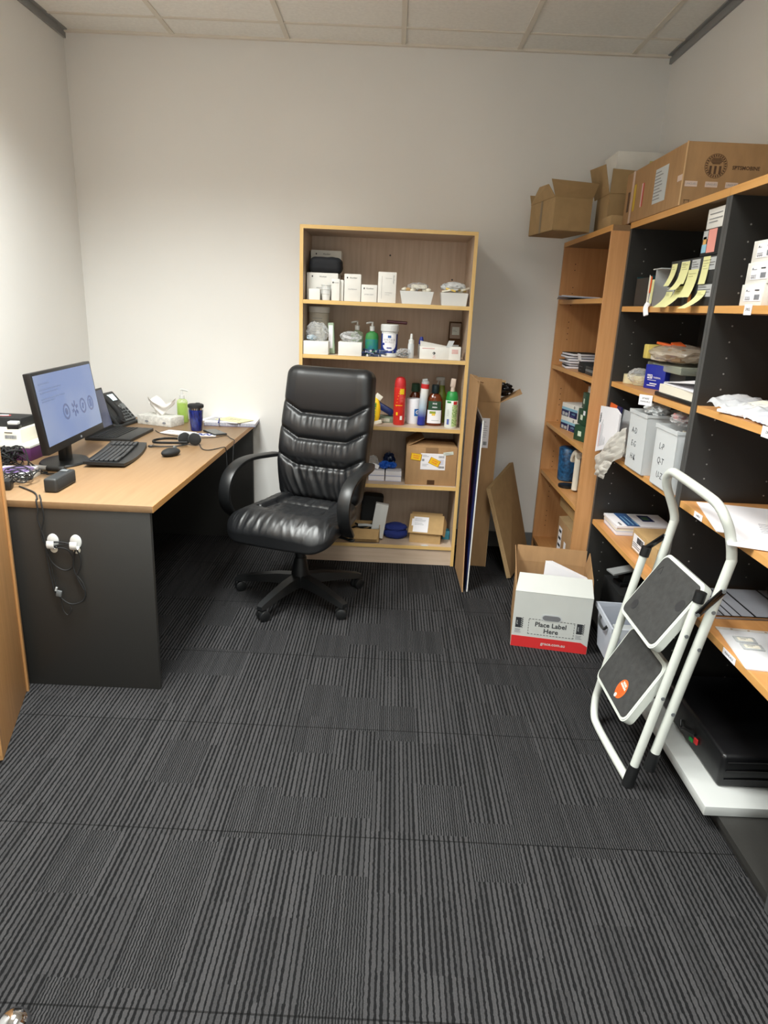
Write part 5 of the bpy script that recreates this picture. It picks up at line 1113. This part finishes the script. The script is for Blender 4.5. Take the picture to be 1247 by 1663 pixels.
b = B(); csl = clear('cloudy_sleeve', '#e2ded6', .42, .15)
SP = [((.985, 2.800, .985), (.990, 2.798, .872), (.958, 3.048, .800), (.964, 2.930, .915)), ((.984, 2.800, .930), (.986, 2.800, .860), (.955, 3.035, .735), (.950, 3.050, .815)), ((.962, 2.95, .815), (.960, 2.845, .825), (.955, 2.915, .735), (.950, 3.035, .728))]
for q, cs in enumerate(SP):
    P = [Vector(c)-Vector((1.01, 2.965, A3z+.055)) for c in cs]
    def sl(u, v, P=P, q=q):
        p = (P[0]*(1-u)+P[1]*u)*(1-v)+(P[3]*(1-u)+P[2]*u)*v
        n = abs(noise.noise(Vector((u*2.2+q*4, v*3, 2))))*.014+abs(noise.noise(Vector((u*6+q, v*5, 5))))*.004
        return (p.x-n-.012*math.sin(PI*u)*math.sin(PI*v), p.y, p.z+n*.4)
    b.grid(sl, 26, 30, csl, th=.0006)
solo(b, 'plastic_sleeves', 'crumpled cloudy plastic sleeves drooping over the shelf edge', 'sleeves', (1.01, 2.965, A3z+.055))
b = B()
for k in range(6): b.slab([(1.015+.005*k, 2.875-.010*k, A3z+.032), (1.015+.005*k, 2.871-.010*k, A3z+.032), (1.04, 2.88-.008*k, A3z+.15), (1.04, 2.885-.008*k, A3z+.15)], -.14, [papw, paper][k % 2])
solo(b, 'loose_files', 'fanned white files between the sleeves and the first lettered tub', 'files')
def letter_tub(label, y0, y1, rows, h, lean):
    t = thing('lettered_tub', label, 'tub', (.995, (y0+y1)/2, A3z), 0, 'lettered tubs on the third shelf'); w = abs(y1-y0)/2
    Sh = Matrix.Identity(4); Sh[1][2] = lean
    b = B(Sh); q = .002
    for a in ((0, q, -w, w, 0, h), (.26, .26+q, -w, w, 0, h), (0, .26, -w, -w+q, 0, h), (0, .26, w-q, w, 0, h), (0, .26, -w, w, 0, q)): b.box(*a, bagw)
    b.box(-.004, 0, -w-.003, w+.003, h-.014, h, bagw); b.box(0, .26, -w-.004, -w, h-.010, h, bagw)
    b.obj('tub', t)
    b = B(Sh); R = random.Random(int(y0*100))
    for k in range(9): b.box(.012+.02*k, .018+.02*k, -w+.008, w-.012, .004, h-R.uniform(.02, .08), [paper, papw, lgrey][k % 3])
    b.obj('contents', t)
    b = B(Sh @ FX(-.0005, 0, 0))
    for k, s in enumerate(rows): b.text(s, .034, mat('marker_ink', '#33343c', .6), Matrix.Translation((-w*.30+.006*k, h*.66-k*.052, 0)), bold=-.0003, shear=.15)
    b.obj('hand_lettering', t)
letter_tub('frosted plastic tub hand lettered A-D, E-G and H-K', 2.795, 2.600, ['A-D', 'E-G', 'H-K'], .235, .07)
letter_tub('frosted plastic tub hand lettered L-P, Q-T and U-Z beside the upright', 2.505, 2.310, ['L-P', 'Q-T', 'U-Z'], .222, .045)
b = B(); b.blob((0, 0, 0), (.10, .14, .06), bagw, amp=.30, freq=2.5, seed=81); solo(b, 'plastic_wrap', 'crinkled clear wrap sticking out of the A-D tub', 'wrap', (1.05, 2.68, A3z+.250))
b = B(); b.blob((0, 0, 0), (.14, .15, .060), bagm, amp=.30, freq=2.4, seed=84); b.cb((-.02, .03, 0), (.06, .03, .02), mat('faded_red', '#b5605c', .6), (.3, .2, .4), .003); solo(b, 'plastic_bag', 'clear bag with a red item on top of the U-Z tub', 'bag', (1.08, 2.44, A3z+.250))
b = B(FX(0, 0, 0)); rect(b, I, -.027, .027, -.020, .020, paper); b.text('SPARE', .011, ink, Matrix.Translation((0, .006, .0008))); b.text('MANUALS', .009, ink, Matrix.Translation((0, -.006, .0008))); solo(b, 'shelf_label', 'white paper tag with two typed lines above the A-D tub', 'label', (.986, 2.645, A2z-.022), .75, 'paper labels on the shelf edges')
# fourth shelf: books and carton
for k, (m1, l) in enumerate(((paper, 'lower white manual under the blue covered one on the fourth shelf'), (papw, 'thin middle manual in the pile on the fourth shelf'))):
    b = B(); b.box(-.10, .16, -.10, .10, 0, .015, m1, .001); b.box(-.101, .161, -.101, .101, .0135, .0155, paper); b.box(-.101, .161, -.101, .101, 0, .001, mat('lilac_cover', '#8f93bd', .5)); solo(b, 'manual', l, 'book', (1.148, 3.01+.006*k, A4z+.0162*k), -.02, 'pile of manuals on the fourth shelf')
b = B(); b.box(-.10, .16, -.10, .10, 0, .012, paper, .001); M = Matrix.Translation((0, 0, .0122)); mb = mat('cover_blue', '#3f6296', .4)
rect(b, M, -.055, .005, -.1, .1, mb); rect(b, M, .045, .10, -.02, .075, navy); rect(b, M @ Matrix.Translation((0, 0, .0006)), .055, .085, .0, .05, mat('cover_green', '#4a6a4a', .5)); b.text('Guide', .018, mat('dark_print', '#2a2c30', .6), M @ Matrix.Translation((-.080, -.07, .0008)) @ Matrix.Rotation(-PI/2, 4, 'Z') @ Matrix.Rotation(PI, 4, 'Z')); lines(b, M @ Matrix.Rotation(PI/2, 4, 'Z') @ Matrix.Translation((0, 0, .0006)), -.08, .06, [-.0, .02, .04], lblue, .003)
solo(b, 'manual', 'topmost manual with a blue banded cover on the fourth shelf', 'book', (1.146, 3.015, A4z+.0326), .01, 'pile of manuals on the fourth shelf')
t = thing('label_carton', 'narrow kraft carton with a printed white label behind the ladder', 'box', (1.055, 2.68, A4z)); b = B(); b.box(0, .14, -.21, .06, 0, .092, card_k, .001); b.obj('carton', t)
b = B(FX(-.0006, 0, 0)); rect(b, I, -.045, .08, .010, .075, paper); bars(b, I, .0, .07, .045, .07, ink, 3); lines(b, I @ Matrix.Translation((0, 0, .0007)), -.04, .05, [.038, .03, .022], ink, .002); b.obj('label', t)
# bottom: hole punch, black things, tub
t = thing('hole_punch', 'grey metal hole punch on the bottom shelf above the clear tub', 'hole punch', (1.17, 3.03, .195), .2)
b = B(); b.box(-.05, .08, -.035, .035, 0, .020, black, .003); b.obj('base', t); b = B(); b.slab([(-.09, -.035, .060), (.06, -.03, .085), (.06, .03, .085), (-.09, .035, .060)], .008, lgrey); b.box(-.03, .05, -.028, .028, .02, .06, dgrey, .004); b.obj('lever', t)
b = B(); b.box(-.10, .12, -.13, .13, 0, .148, blackm, .004); solo(b, 'black_crate', 'black box under the hole punch on the bottom shelf', 'box', (1.20, 3.02, A5z))
t = thing('storage_box', 'translucent lidless storage box with a dark latch standing before the shelves', 'storage box', (1.030, 2.565, .0456), math.radians(-3))
b = B(); q = .003
def tubv(w, d, z): return [(-w/2, -d/2, z), (w/2, -d/2, z), (w/2, d/2, z), (-w/2, d/2, z)]
w0, d0, w1, d1, hh = .170, .22, .200, .255, .195
V = tubv(w0, d0, .003)+tubv(w1, d1, hh)+tubv(w1+.016, d1+.016, hh)+tubv(w1+.016, d1+.016, hh-.02)
F_ = [(3, 2, 1, 0)]
for a in (0, 4, 8):
    for k in range(4): F_.append((a+k, a+(k+1) % 4, a+4+(k+1) % 4, a+4+k))
b.add(V, F_, tubm); b.obj('tub', t)
b = B(); b.box(-.075, .075, -.10, .10, .01, .10, mat('lilac_contents', '#8f94a8', .8), .01); b.box(-.05, .06, -.09, .06, .10, .13, lgrey, .006); b.obj('contents', t)
b = B(); b.tube([(-w1/2+.000, -.05, hh-.026), (-w1/2-.010, -.03, hh-.050), (-w1/2-.010, .04, hh-.050), (-w1/2+.000, .06, hh-.026)], .006, dgrey, n=8); b.obj('latch', t)
# ---------------------------------------------------------------- near unit
for k in range(3):
    b = B(); h = .059; b.box(0, .17, -.062, .062, 0, h, ctn, .0012); M = FX(-.0006, 0, 0); rect(b, M, -.035, .058, .012, .050, paper); lines(b, M @ Matrix.Translation((0, 0, .0007)), -.030, .0, [.018, .024, .040], inkg, .001, k); bars(b, M @ Matrix.Translation((0, 0, .0007)), .022, .050, .016, .030, inkg, k); rect(b, M @ Matrix.Translation((0, 0, .0007)), -.028, -.024, .040, .044, ink); lines(b, M @ Matrix.Translation((0, 0, .0007)), .02, .055, [.042], ink, .003, 3)
    for q in range(3): ring(b, M @ Matrix.Translation((0, 0, .0007)), -.026+q*.010, .018, .0025, .0035, inkg)
    solo(b, 'white_carton', ['lowest of the three labelled white cartons at the right edge', 'middle of the three labelled white cartons at the right edge', 'topmost of the three labelled white cartons at the right edge'][k], 'box', (1.020+.004*k, 2.052-.004*k-.0, C1z+k*.0594), 0, 'labelled white cartons on the near top shelf')
    b = B(); b.box(0, .17, -.062, .062, 0, h, ctn, .0012)
    if k != 1: rect(b, FX(-.0006, 0, 0), -.05, .03, -.005+.010, .052, postit)
    solo(b, 'white_carton', ['lowest white carton of the second stack at the right edge', 'middle white carton of the second stack at the right edge', 'topmost white carton of the second stack at the right edge'][k], 'box', (1.030, 1.905, C1z+k*.0594), 0, 'labelled white cartons on the near top shelf')
t = thing('plastic_envelope', 'crumpled clear envelope of papers on the near second shelf', 'envelope', (1.10, 1.98, C2z))
b = B()
def env(u, v):
    x = -.095+.24*u+.03*(1-v)*0; y = .22-.42*v; z = .006+.028*(math.sin(PI*min(1, u*1.2))**.6)*(1-.25*v)+.020*abs(noise.noise(Vector((u*5, v*6, 2))))+.010*abs(noise.noise(Vector((u*14, v*15, 8))))+(.012*(1-v*3)*(1-u) if v < .33 else 0); 
    return (x+(-.0*v), y*(1-.12*(1-u)), max(z, .002))
b.grid(env, 24, 30, clear('envelope_plastic', '#e4e6ea', .30, .15), th=.0008); b.obj('sleeve', t)
b = B(); b.cb((0, .04, .018), (.17, .17, .008), paper, (.0, -.12, .25)); b.cb((.0, -.09, .016), (.16, .14, .008), mat('lilac_paper', '#b9bde0', .8), (0, -.08, -.2)); b.cb((-.01, .04, .036), (.08, .09, .003), papw, (0, -.18, .1)); b.obj('papers', t)
b = B(); b.box(-.10, .12, -.11, .11, 0, .004, paper); solo(b, 'white_paper', 'white sheets at the right edge on the near second shelf', 'paper', (1.12, 1.70, C2z), .3)
sheet('paper_sheet', 'large white sheet overhanging the near third shelf edge', (1.14, 2.03, C3z), .26, .34, math.radians(-14), paper, .002, draw=None)
sheet('paper_sheet', 'white sheet over the first one on the near third shelf', (1.13, 1.88, C3z+.0025), .26, .34, math.radians(-22), paper, .002, draw=lambda b, M: lines(b, M, -.03, .11, [-.12+.018*k for k in range(13)], inkg, .0012))
sheet('paper_sheet', 'sheet with a blue triangle corner on the near third shelf', (1.165, 1.74, C3z+.005), .24, .30, math.radians(20), paper, .0015, draw=lambda b, M: b.prism([(-.11, .02), (.10, .14), (.11, -.03)], 0, .0006, mat('periwinkle', '#6f78c4', .6), M))
t = thing('clipboard_file', 'flat grey clipboard file with dark stripes on the near fourth shelf', 'file', (1.200, 2.07, C4z)); b = B(); b.box(-.13, .16, -.085, .16, 0, .006, mat('grey_file', '#9c9ea6', .6), .001)
for k, x in enumerate((-.10, -.075, -.045, .0, .12)): b.box(x, x+(.004 if k < 3 else .006), -.084, .159, .006, .0072, black)
b.obj('cover', t); b = B(); b.tube([(-.13, -.082, .008), (.16, -.082, .008)], .0035, chrome, smooth=0); b.obj('binding', t)
t = thing('punched_sleeve', 'punched plastic sleeve holding small cards on the near fourth shelf', 'sleeve', (1.135, 1.78, C4z), math.radians(-8)); b = B(); b.box(-.11, .18, -.135, .11, 0, .003, paper); b.obj('papers', t)
b = B(); b.box(-.115, .185, .108, .128, .001, .003, mat('sleeve_strip', '#cfc8c0', .3)); [b.lathe([(.004, .003), (.004, .0034)], mat('punch_hole', '#a08060', .6), (-.07+.05*k, .118, 0), n=12) for k in range(5)]; b.box(-.115, .185, -.138, .108, .0045, .0050, bagm); b.obj('sleeve', t)
b = B()
for (x, y) in ((-.055, .045), (-.050, .0)): b.box(x-.03, x+.03, y-.018, y+.018, .005, .0075, lgrey, .0008); b.box(x-.022, x+.02, y-.012, y+.008, .0075, .0085, papw); lines(b, Matrix.Translation((x, y, .0086)), -.015, .01, [-.004, .003], inkg, .001)
b.obj('cards', t)
b = B(); b.box(0, .12, -.06, 0, 0, .05, blackm, .003); solo(b, 'black_tray', 'corner of a black edged tray at the right edge on the near fourth shelf', 'tray', (1.04, 1.545, C4z))
t = thing('white_board', 'white laminated board lying on the lowest near shelf under the black case', 'board', (1.16, 1.93, .0458)); b = B(); b.box(-.198, .19, -.292, .28, 0, .032, mat('board_laminate', '#b9bbb9', .4), .003); b.obj('board', t)
t = thing('black_case', 'black padded zip case lying on the white board', 'case', (1.185, 1.96, .0782))
b = B(); b.box(-.150, .15, -.235, .235, 0, .112, mat('black_vinyl', '#101012', .35, bump=.15, bscale=60), .012, seg=3); b.obj('case', t)
b = B()
for z in (.030, .060, .090): b.tube([(-.135, -.2365, z), (-.02, -.238, z+.004), (.13, -.2365, z)], .0022, blackg, n=6)
b.obj('zip_seams', t); b = B(); b.tube([(-.152, -.06, .06), (-.168, -.02, .055), (-.160, .02, .03), (-.155, .04, .05)], .005, black); b.cb((-.156, -.08, .05), (.006, .018, .02), red_m, (0, 0, .2), .002); b.cb((-.156, -.05, .035), (.006, .02, .012), green, (0, 0, .2), .002); b.obj('cable_bundle', t)
# ---------------------------------------------------------------- corner beech unit contents
b = B(); b.slab([(-.045, .18, 0.002), (-.09, -.05, .012), (.12, -.16, .004), (.15, .14, .004)], .004, mat('blue_grey_sleeve', '#8f97ab', .4)); b.slab([(-.035, .16, .007), (-.07, -.03, .018), (.10, -.15, .010), (.12, .12, .010)], .002, paper); solo(b, 'document_sleeve', 'blue grey document sleeve jutting over the top shelf edge in the corner', 'sleeve', (.945, 3.78, O1))
b = B(); b.box(-.05, .06, -.05, .05, 0, .12, blackm, .004); b.box(-.0515, -.050, -.03, .0, .07, .075, lgrey); solo(b, 'black_item', 'small black box at the right end of the corner unit top shelf', 'box', (1.06, 3.27, O1))
t = thing('black_screen', 'upright black framed panel at the back of the corner unit', 'panel', (1.20, 3.50, O2)); b = B(); b.cb((.02, 0, .165), (.02, .30, .33), blackm, (0, .08, 0), .004); b.obj('frame', t); b = B(); b.cb((.0085, 0, .168), (.003, .26, .28), blackg, (0, .08, 0)); b.obj('glass', t)
for k in range(6):
    b = B(); b.box(-.06, .10, -.085, .085, 0, .013, paper, .001); b.box(-.061, .101, -.086, .086, .0112, .0132, blackm); b.box(-.061, .101, -.086, .086, 0, .0015, mat('violet_grey', '#6a6880', .6))
    solo(b, 'booklet', ['lowest booklet of the pile at the far end of the corner unit', 'second lowest booklet of the pile in the corner unit', 'third booklet from the bottom in the corner unit pile', 'fourth booklet from the bottom in the corner unit pile', 'fifth booklet from the bottom in the corner unit pile', 'topmost booklet of the corner unit pile'][k], 'booklet', (1.02+.012*((k*3) % 2)-.01, 3.83+.005*((k*5) % 3), O2+k*.0134), .12*((k*7) % 3-1), 'booklets piled in the corner unit')
b = B(); b.cb((0, 0, .045), (.004, .05, .085), paper, (0, -.25, 0)); M = FX(-.006, 0, .045); lines(b, M, -.015, .015, [.02, .005, -.02], ink, .002); solo(b, 'price_card', 'white leaning card with dark print beside the booklet pile', 'card', (.985, 3.64, O2))
b = B(); b.box(-.04, .08, -.05, .05, 0, .052, blackm, .003); lines(b, FX(-.0405, 0, 0), -.03, .03, [.015, .03], inkg, .001); solo(b, 'black_pack', 'small black pack in front of the upright black panel', 'box', (1.0, 3.52, O2))
for k in range(3):
    b = B(); b.box(-.04, .10, -.06, .06, 0, .013, [dgrey, grey, dgrey][k], .002); solo(b, 'flat_pack', ['lowest grey flat pack near the corner unit pillar', 'middle grey flat pack near the corner unit pillar', 'topmost grey flat pack near the corner unit pillar'][k], 'case', (1.0, 3.375, O2+.0134*k), 0, 'flat packs by the pillar')
b = B(); b.cb((0, 0, .095), (.05, .09, .17), grey, (0, .18, 0), .004); solo(b, 'grey_pouch', 'grey upright pouch between the black panel and the pillar', 'pouch', (1.13, 3.38, O2+.002))
def blue_carton(label, z, dy):
    t = thing('glove_carton', label, 'box', (.975, 3.745+dy, z), math.radians(12), 'blue banded cartons in the corner unit'); w = .13
    b = B(); b.box(0, .13, -w, w*.0+.06, 0, .072, ctn, .001); b.obj('carton', t)
    b = B(FX(-.0006, 0, 0)); rect(b, I, -.058, w-.002, .002, .036, navy); rect(b, I, -.058, w-.002, .036, .050, lblue); T2 = Matrix.Translation((0, 0, .0007)); b.text('LATEX', .014, lblue, T2 @ Matrix.Translation((.085, .022, 0))); lines(b, T2, .055, .12, [.009], mat('violet_print', '#6a5aa0', .5), .003); rect(b, T2, -.045, -.02, .006, .024, lgrey); rect(b, T2, -.012, .02, .006, .022, lgrey); rect(b, T2, .032, .040, .0, .034, paper); ring(b, T2, .09, .060, .004, .007, ink)
    b.obj('printing', t)
blue_carton('lower white and blue banded carton in the corner unit', O3, 0); blue_carton('upper white and blue banded carton in the corner unit', O3+.0725, .008)
b = B(); b.slab([(1.08, 3.72, O3+.147), (1.08, 3.56, O3+.147), (1.10, 3.55, O3+.25), (1.10, 3.68, O3+.26)], .003, papw); b.slab([(1.08, 3.80, O3+.25), (1.0, 3.72, O3+.296), (1.03, 3.60, O3+.275), (1.10, 3.62, O3+.245)], .003, card_d); solo(b, 'torn_flap', 'torn white and brown carton flap standing behind the blue banded cartons', 'cardboard')
for k in range(3):
    b = B(); b.box(-.055, .08, -.05, .05, 0, .078, dgreen, .002); M = FX(-.0556, 0, 0); rect(b, M, -.012, .018, .025, .050, mat('pale_green_label', '#d8e4cf', .6)); 
    if k == 1: rect(b, M, .02, .046, .052, .074, paper)
    solo(b, 'green_carton', ['lowest dark green carton beside the pillar', 'middle dark green carton beside the pillar', 'topmost dark green carton beside the pillar'][k], 'box', (1.015+.012*k, 3.425+.02*k, O3+.0785*k), .3-.2*k, 'dark green cartons in the corner unit')
for k in range(2):
    b = B(); b.box(-.03, .05, -.022, .022, 0, .03, ctn, .001); lines(b, FX(-.0305, 0, 0), -.015, .015, [.01, .018], inkg, .001); solo(b, 'small_white_box', ['left little white box on the dark green cartons', 'right little white box on the dark green cartons'][k], 'box', (1.04, 3.495-.05*k, O3+.236), 0, 'little white boxes on the green cartons')
b = B(); spk = mat('speckled_blue', '#2d6a9c', .4, col2='#0e2440', vscale=60); b.lathe([(.055, 0), (.060, .01), (.066, .185), (.060, .19)], spk, n=28, squash=.9); solo(b, 'patterned_bag', 'blue speckled cylinder container in the corner unit', 'container', (1.03, 3.765, O4))
b = B(); b.lathe([(.045, 0), (.047, .004), (.047, .014), (.04, .016)], black); solo(b, 'black_disc', 'flat black disc in front of the cream scanner', 'disc', (.985, 3.60, O4))
b = B(); b.tube([(0, 0, .01), (0, 0, .16), (0, .01, .19)], .017, papw, flat=.8); b.band([(0, -.02, .200), (0, .03, .205), (0, .07, .18), (0, .085, .15)], .035, .03, papw); solo(b, 'handheld_scanner', 'cream coloured upright handheld scanner on the corner unit shelf', 'scanner', (1.0, 3.50, O4+.001))
for k in range(3):
    b = B(); b.box(-.04, .06, -.04, .04, 0, .052, [mat('violet_grey', '#6a6880', .6), blackm, mat('violet_grey', '#6a6880', .6)][k], .002); rect(b, FX(-.0405, 0, 0), -.03, .03, .018, .030, lgrey); solo(b, 'striped_box', ['lowest striped dark box next to the pillar', 'middle striped dark box next to the pillar', 'topmost striped dark box next to the pillar'][k], 'box', (1.04, 3.36, O4+.0525*k), 0, 'striped boxes by the pillar')
t = thing('large_carton', 'brown carton with white shipping labels on the corner unit bottom shelf', 'box', (.975, 3.50, O5)); b = B(); b.box(0, .33, -.14, .14, 0, .25, card, .002); b.obj('box', t)
b = B(FX(-.0006, 0, 0)); rect(b, I, -.11, -.04, .05, .21, paper)
for k in range(4): rect(b, I @ Matrix.Translation((0, 0, .0007)), -.10, -.05, .06+.04*k, .075+.04*k, mat('dark_print', '#2a2c30', .6))
rect(b, I, .02, .06, .02, .16, paper); rect(b, I, .06, .07, .10, .11, ink); b.obj('labels', t)
b = B(); b.slab([(0, .14, .252), (0, -.14, .252), (.11, -.14, .262), (.11, .14, .262)], .003, card_o); b.obj('flap', t)
b = B(); b.box(0, .33, -.20, .20, 0, .055, card_d, .002); b.box(-.001, 0, -.20, .20, 0, .055, card_k); rect(b, Matrix.Translation((0, 0, .0552)), .05, .11, -.10, .02, lgrey); solo(b, 'flat_brown_box', 'long flat brown box lying on the large carton in the corner unit', 'box', (1.02, 3.62, O5+.268))
# ---------------------------------------------------------------- boxes on top of the shelving
TZ = 1.8145
t = thing('large_parcel', 'very large brown carton with a round stamp on top of the shelving', 'box', (1.000, 2.65, TZ))
BHt = .208
b = B(); b.box(0, .372, 0, .64, 0, BHt, card, .003); b.cyl((-.001, -.001, 0), (-.001, -.001, BHt), .003, card_l, n=6); b.obj('box', t)
stm = mat('stamp_brown', '#5c4430', .9)
b = B(FY(0, -.0006, 0))
cx, cz = .108, .132
ring(b, I, cx, cz, .038, .0395, stm, n=40); ring(b, I, cx, cz, .028, .0292, stm, n=40)
for k in range(5): rect(b, I, cx-.022+.004*abs(k-2), cx+.022-.004*abs(k-2), cz+.006+k*.004, cz+.0085+k*.004, stm, .0006)
for k in range(3): rect(b, I, cx-.022+k*.017, cx-.014+k*.017, cz-.026, cz, stm, .0006)
for k in range(26): a = 2*PI*k/26; rect(b, Matrix.Translation((cx+.0335*math.cos(a), cz+.0335*math.sin(a), 0)) @ Matrix.Rotation(a, 4, 'Z'), -.003, .003, -.002, .002, stm, .0005)
b.text('SPTSMOBINE', .017, stm, Matrix.Translation((.215, .128, 0)), bold=.0004)
b.obj('stamp', t)
fr = mat('fragile_label', '#d3bdb0', .5)
for k in range(4): b = B(FY(0, -.0006, 0)); Q = Matrix.Translation((.030+k*.072, .072, 0)); rect(b, Q, -.022, .022, -.009, .009, fr); b.text('UNGUES', .010, inkg, Q @ Matrix.Translation((0, 0, .0007))); b.obj('strip_label', t)
b = B(FY(0, -.0006, 0)); rect(b, I, .012, .034, .018, .020, stm); rect(b, I, .018, .028, .004, .006, stm); rect(b, I, .014, .016, .008, .018, stm); rect(b, I, .030, .032, .008, .018, stm); b.obj('recycling_mark', t)
b = B(FX(-.0006, 0, 0)); Q = Matrix.Translation((-.55, 0, 0)); rect(b, I, -.285, -.155, .040, .165, mat('wrinkled_label', '#c3c9cb', .4)); lines(b, Matrix.Translation((0, 0, .0007)), -.28, -.18, [.055+.012*k for k in range(9)], inkg, .003, 7)
b.obj('shipping_label', t); FB = FX(-.0006, 0, 0); b = B(FB); rect(b, I, .008-.058, -.008, .084, .104, fr); b.obj('strip_label', t); b = B(FB); rect(b, I, -.43, -.415, .05, .14, mat('pink_white', '#d8b9b4', .5)); rect(b, I, -.415, -.405, .05, .14, red_m); b.obj('red_label', t); b = B(FB); rect(b, I, -.525, -.50, .045, .15, mat('yellow_tape', '#c9a832', .5)); b.obj('yellow_strip', t); b = B(FB); rect(b, I, -.60, -.575, .05, .13, stm); b.obj('dark_print', t); b = B(FB); rect(b, I, -.56, -.535, 0, BHt, mat('fragile_tape', '#cbb0a0', .25)); b.obj('tape', t)
t = thing('open_carton', 'small open brown carton jutting out over the corner unit top', 'box', (.742, 3.53, TZ-.008+.004)); TB = Matrix.Translation((-.0, 0, 0))
b = B(); w, d, h = .190, .32, .150
RZ = Matrix.Rotation(math.radians(10), 4, 'Z')
b.T = RZ
for a in ((0, w, 0, .004, 0, h), (0, w, d-.004, d, 0, h), (0, .004, .004, d-.004, 0, h), (w-.004, w, .004, d-.004, 0, h), (0, w, 0, d, 0, .004)): b.box(*a, card_o)
b.obj('box', t)
b = B(RZ); b.slab([(0, .002, h), (w, .002, h), (w+.005, -.04, h+.062), (-.04, -.03, h+.070)], -.003, card_o); b.obj('flap', t)
b = B(RZ); b.slab([(0, d, h), (0, 0, h), (-.02, .05, h+.06), (.03, d-.02, h+.085)], .003, card_o); b.obj('flap', t)
b = B(RZ); b.slab([(0, d, h), (w, d, h), (w, d+.03, h+.05), (0, d+.03, h+.05)], .003, card_o); b.obj('flap', t)
b = B(RZ @ FX(-.0006, d*.52, 0)); rect(b, I, -.012, .012, 0, h, mat('brown_tape', '#7d6a4c', .3)); b.obj('tape', t)
t = thing('open_carton', 'second open brown carton between the small one and the large parcel', 'box', (.975, 3.455, TZ-.007+.0))
b = B(); w, d, h = .22, .20, .165
for a in ((0, w, 0, .004, 0, h), (0, w, d-.004, d, 0, h), (0, .004, .004, d-.004, 0, h), (w-.004, w, .004, d-.004, 0, h), (0, w, 0, d, 0, .004)): b.box(*a, card_o)
b.obj('box', t)
b = B(); b.slab([(0, .24, h), (0, 0, h), (-.035, -.01, h+.12), (-.045, .22, h+.135)], .003, card_o); b.obj('flap', t)
b = B(); b.slab([(0, 0, h), (w, 0, h), (w, .03, h+.10), (.01, .03, h+.11)], .003, card_o); b.obj('flap', t)
b = B(); b.box(-.015, .10, -.075, .070, 0, .052, card_o, .001); solo(b, 'card_tray', 'low brown card tray in front of the second open carton', 'tray', (.965, 3.373, TZ-.007), 0)
t = thing('white_box', 'white box standing at the back on top of the corner unit', 'box', (1.06, 3.70, TZ-.007)); b = B(); b.box(0, .26, 0, .22, 0, .395, ctn, .002); b.box(.257, .262, -.002, .0, 0, .395, blackm); b.obj('box', t)
t = thing('yellow_pack', 'yellow and black pack tucked behind the large parcel', 'pack', (1.19, 3.40, TZ)); b = B(); b.box(-.06, .08, -.04, .04, 0, .255, blackm, .003); b.obj('box', t); b = B(); b.cb((0, -.02, .268), (.13, .08, .022), mat('yellow_green', '#a8a02a', .5), (.2, .1, 0), .003); b.obj('wrapper', t)
# ---------------------------------------------------------------- chrome leg of another seat by the camera
t = thing('chrome_chair_base', 'rounded chrome tube end at the bottom left corner of the picture', 'chair leg', (-.690, .972, 0), math.radians(-100))
b = B(); b.tube([(-.0, 0, .10), (.0, 0, .05), (-.03, 0, .02), (-.30, 0, .02)][:0] or [(.0, .0, .012), (.05, .0, .016), (.16, -.01, .018), (.40, -.03, .02)], .030, chrome, n=20); b.blob((.0, 0, .030), (.066, .066, .060), chrome, amp=0); b.obj('tube', t)
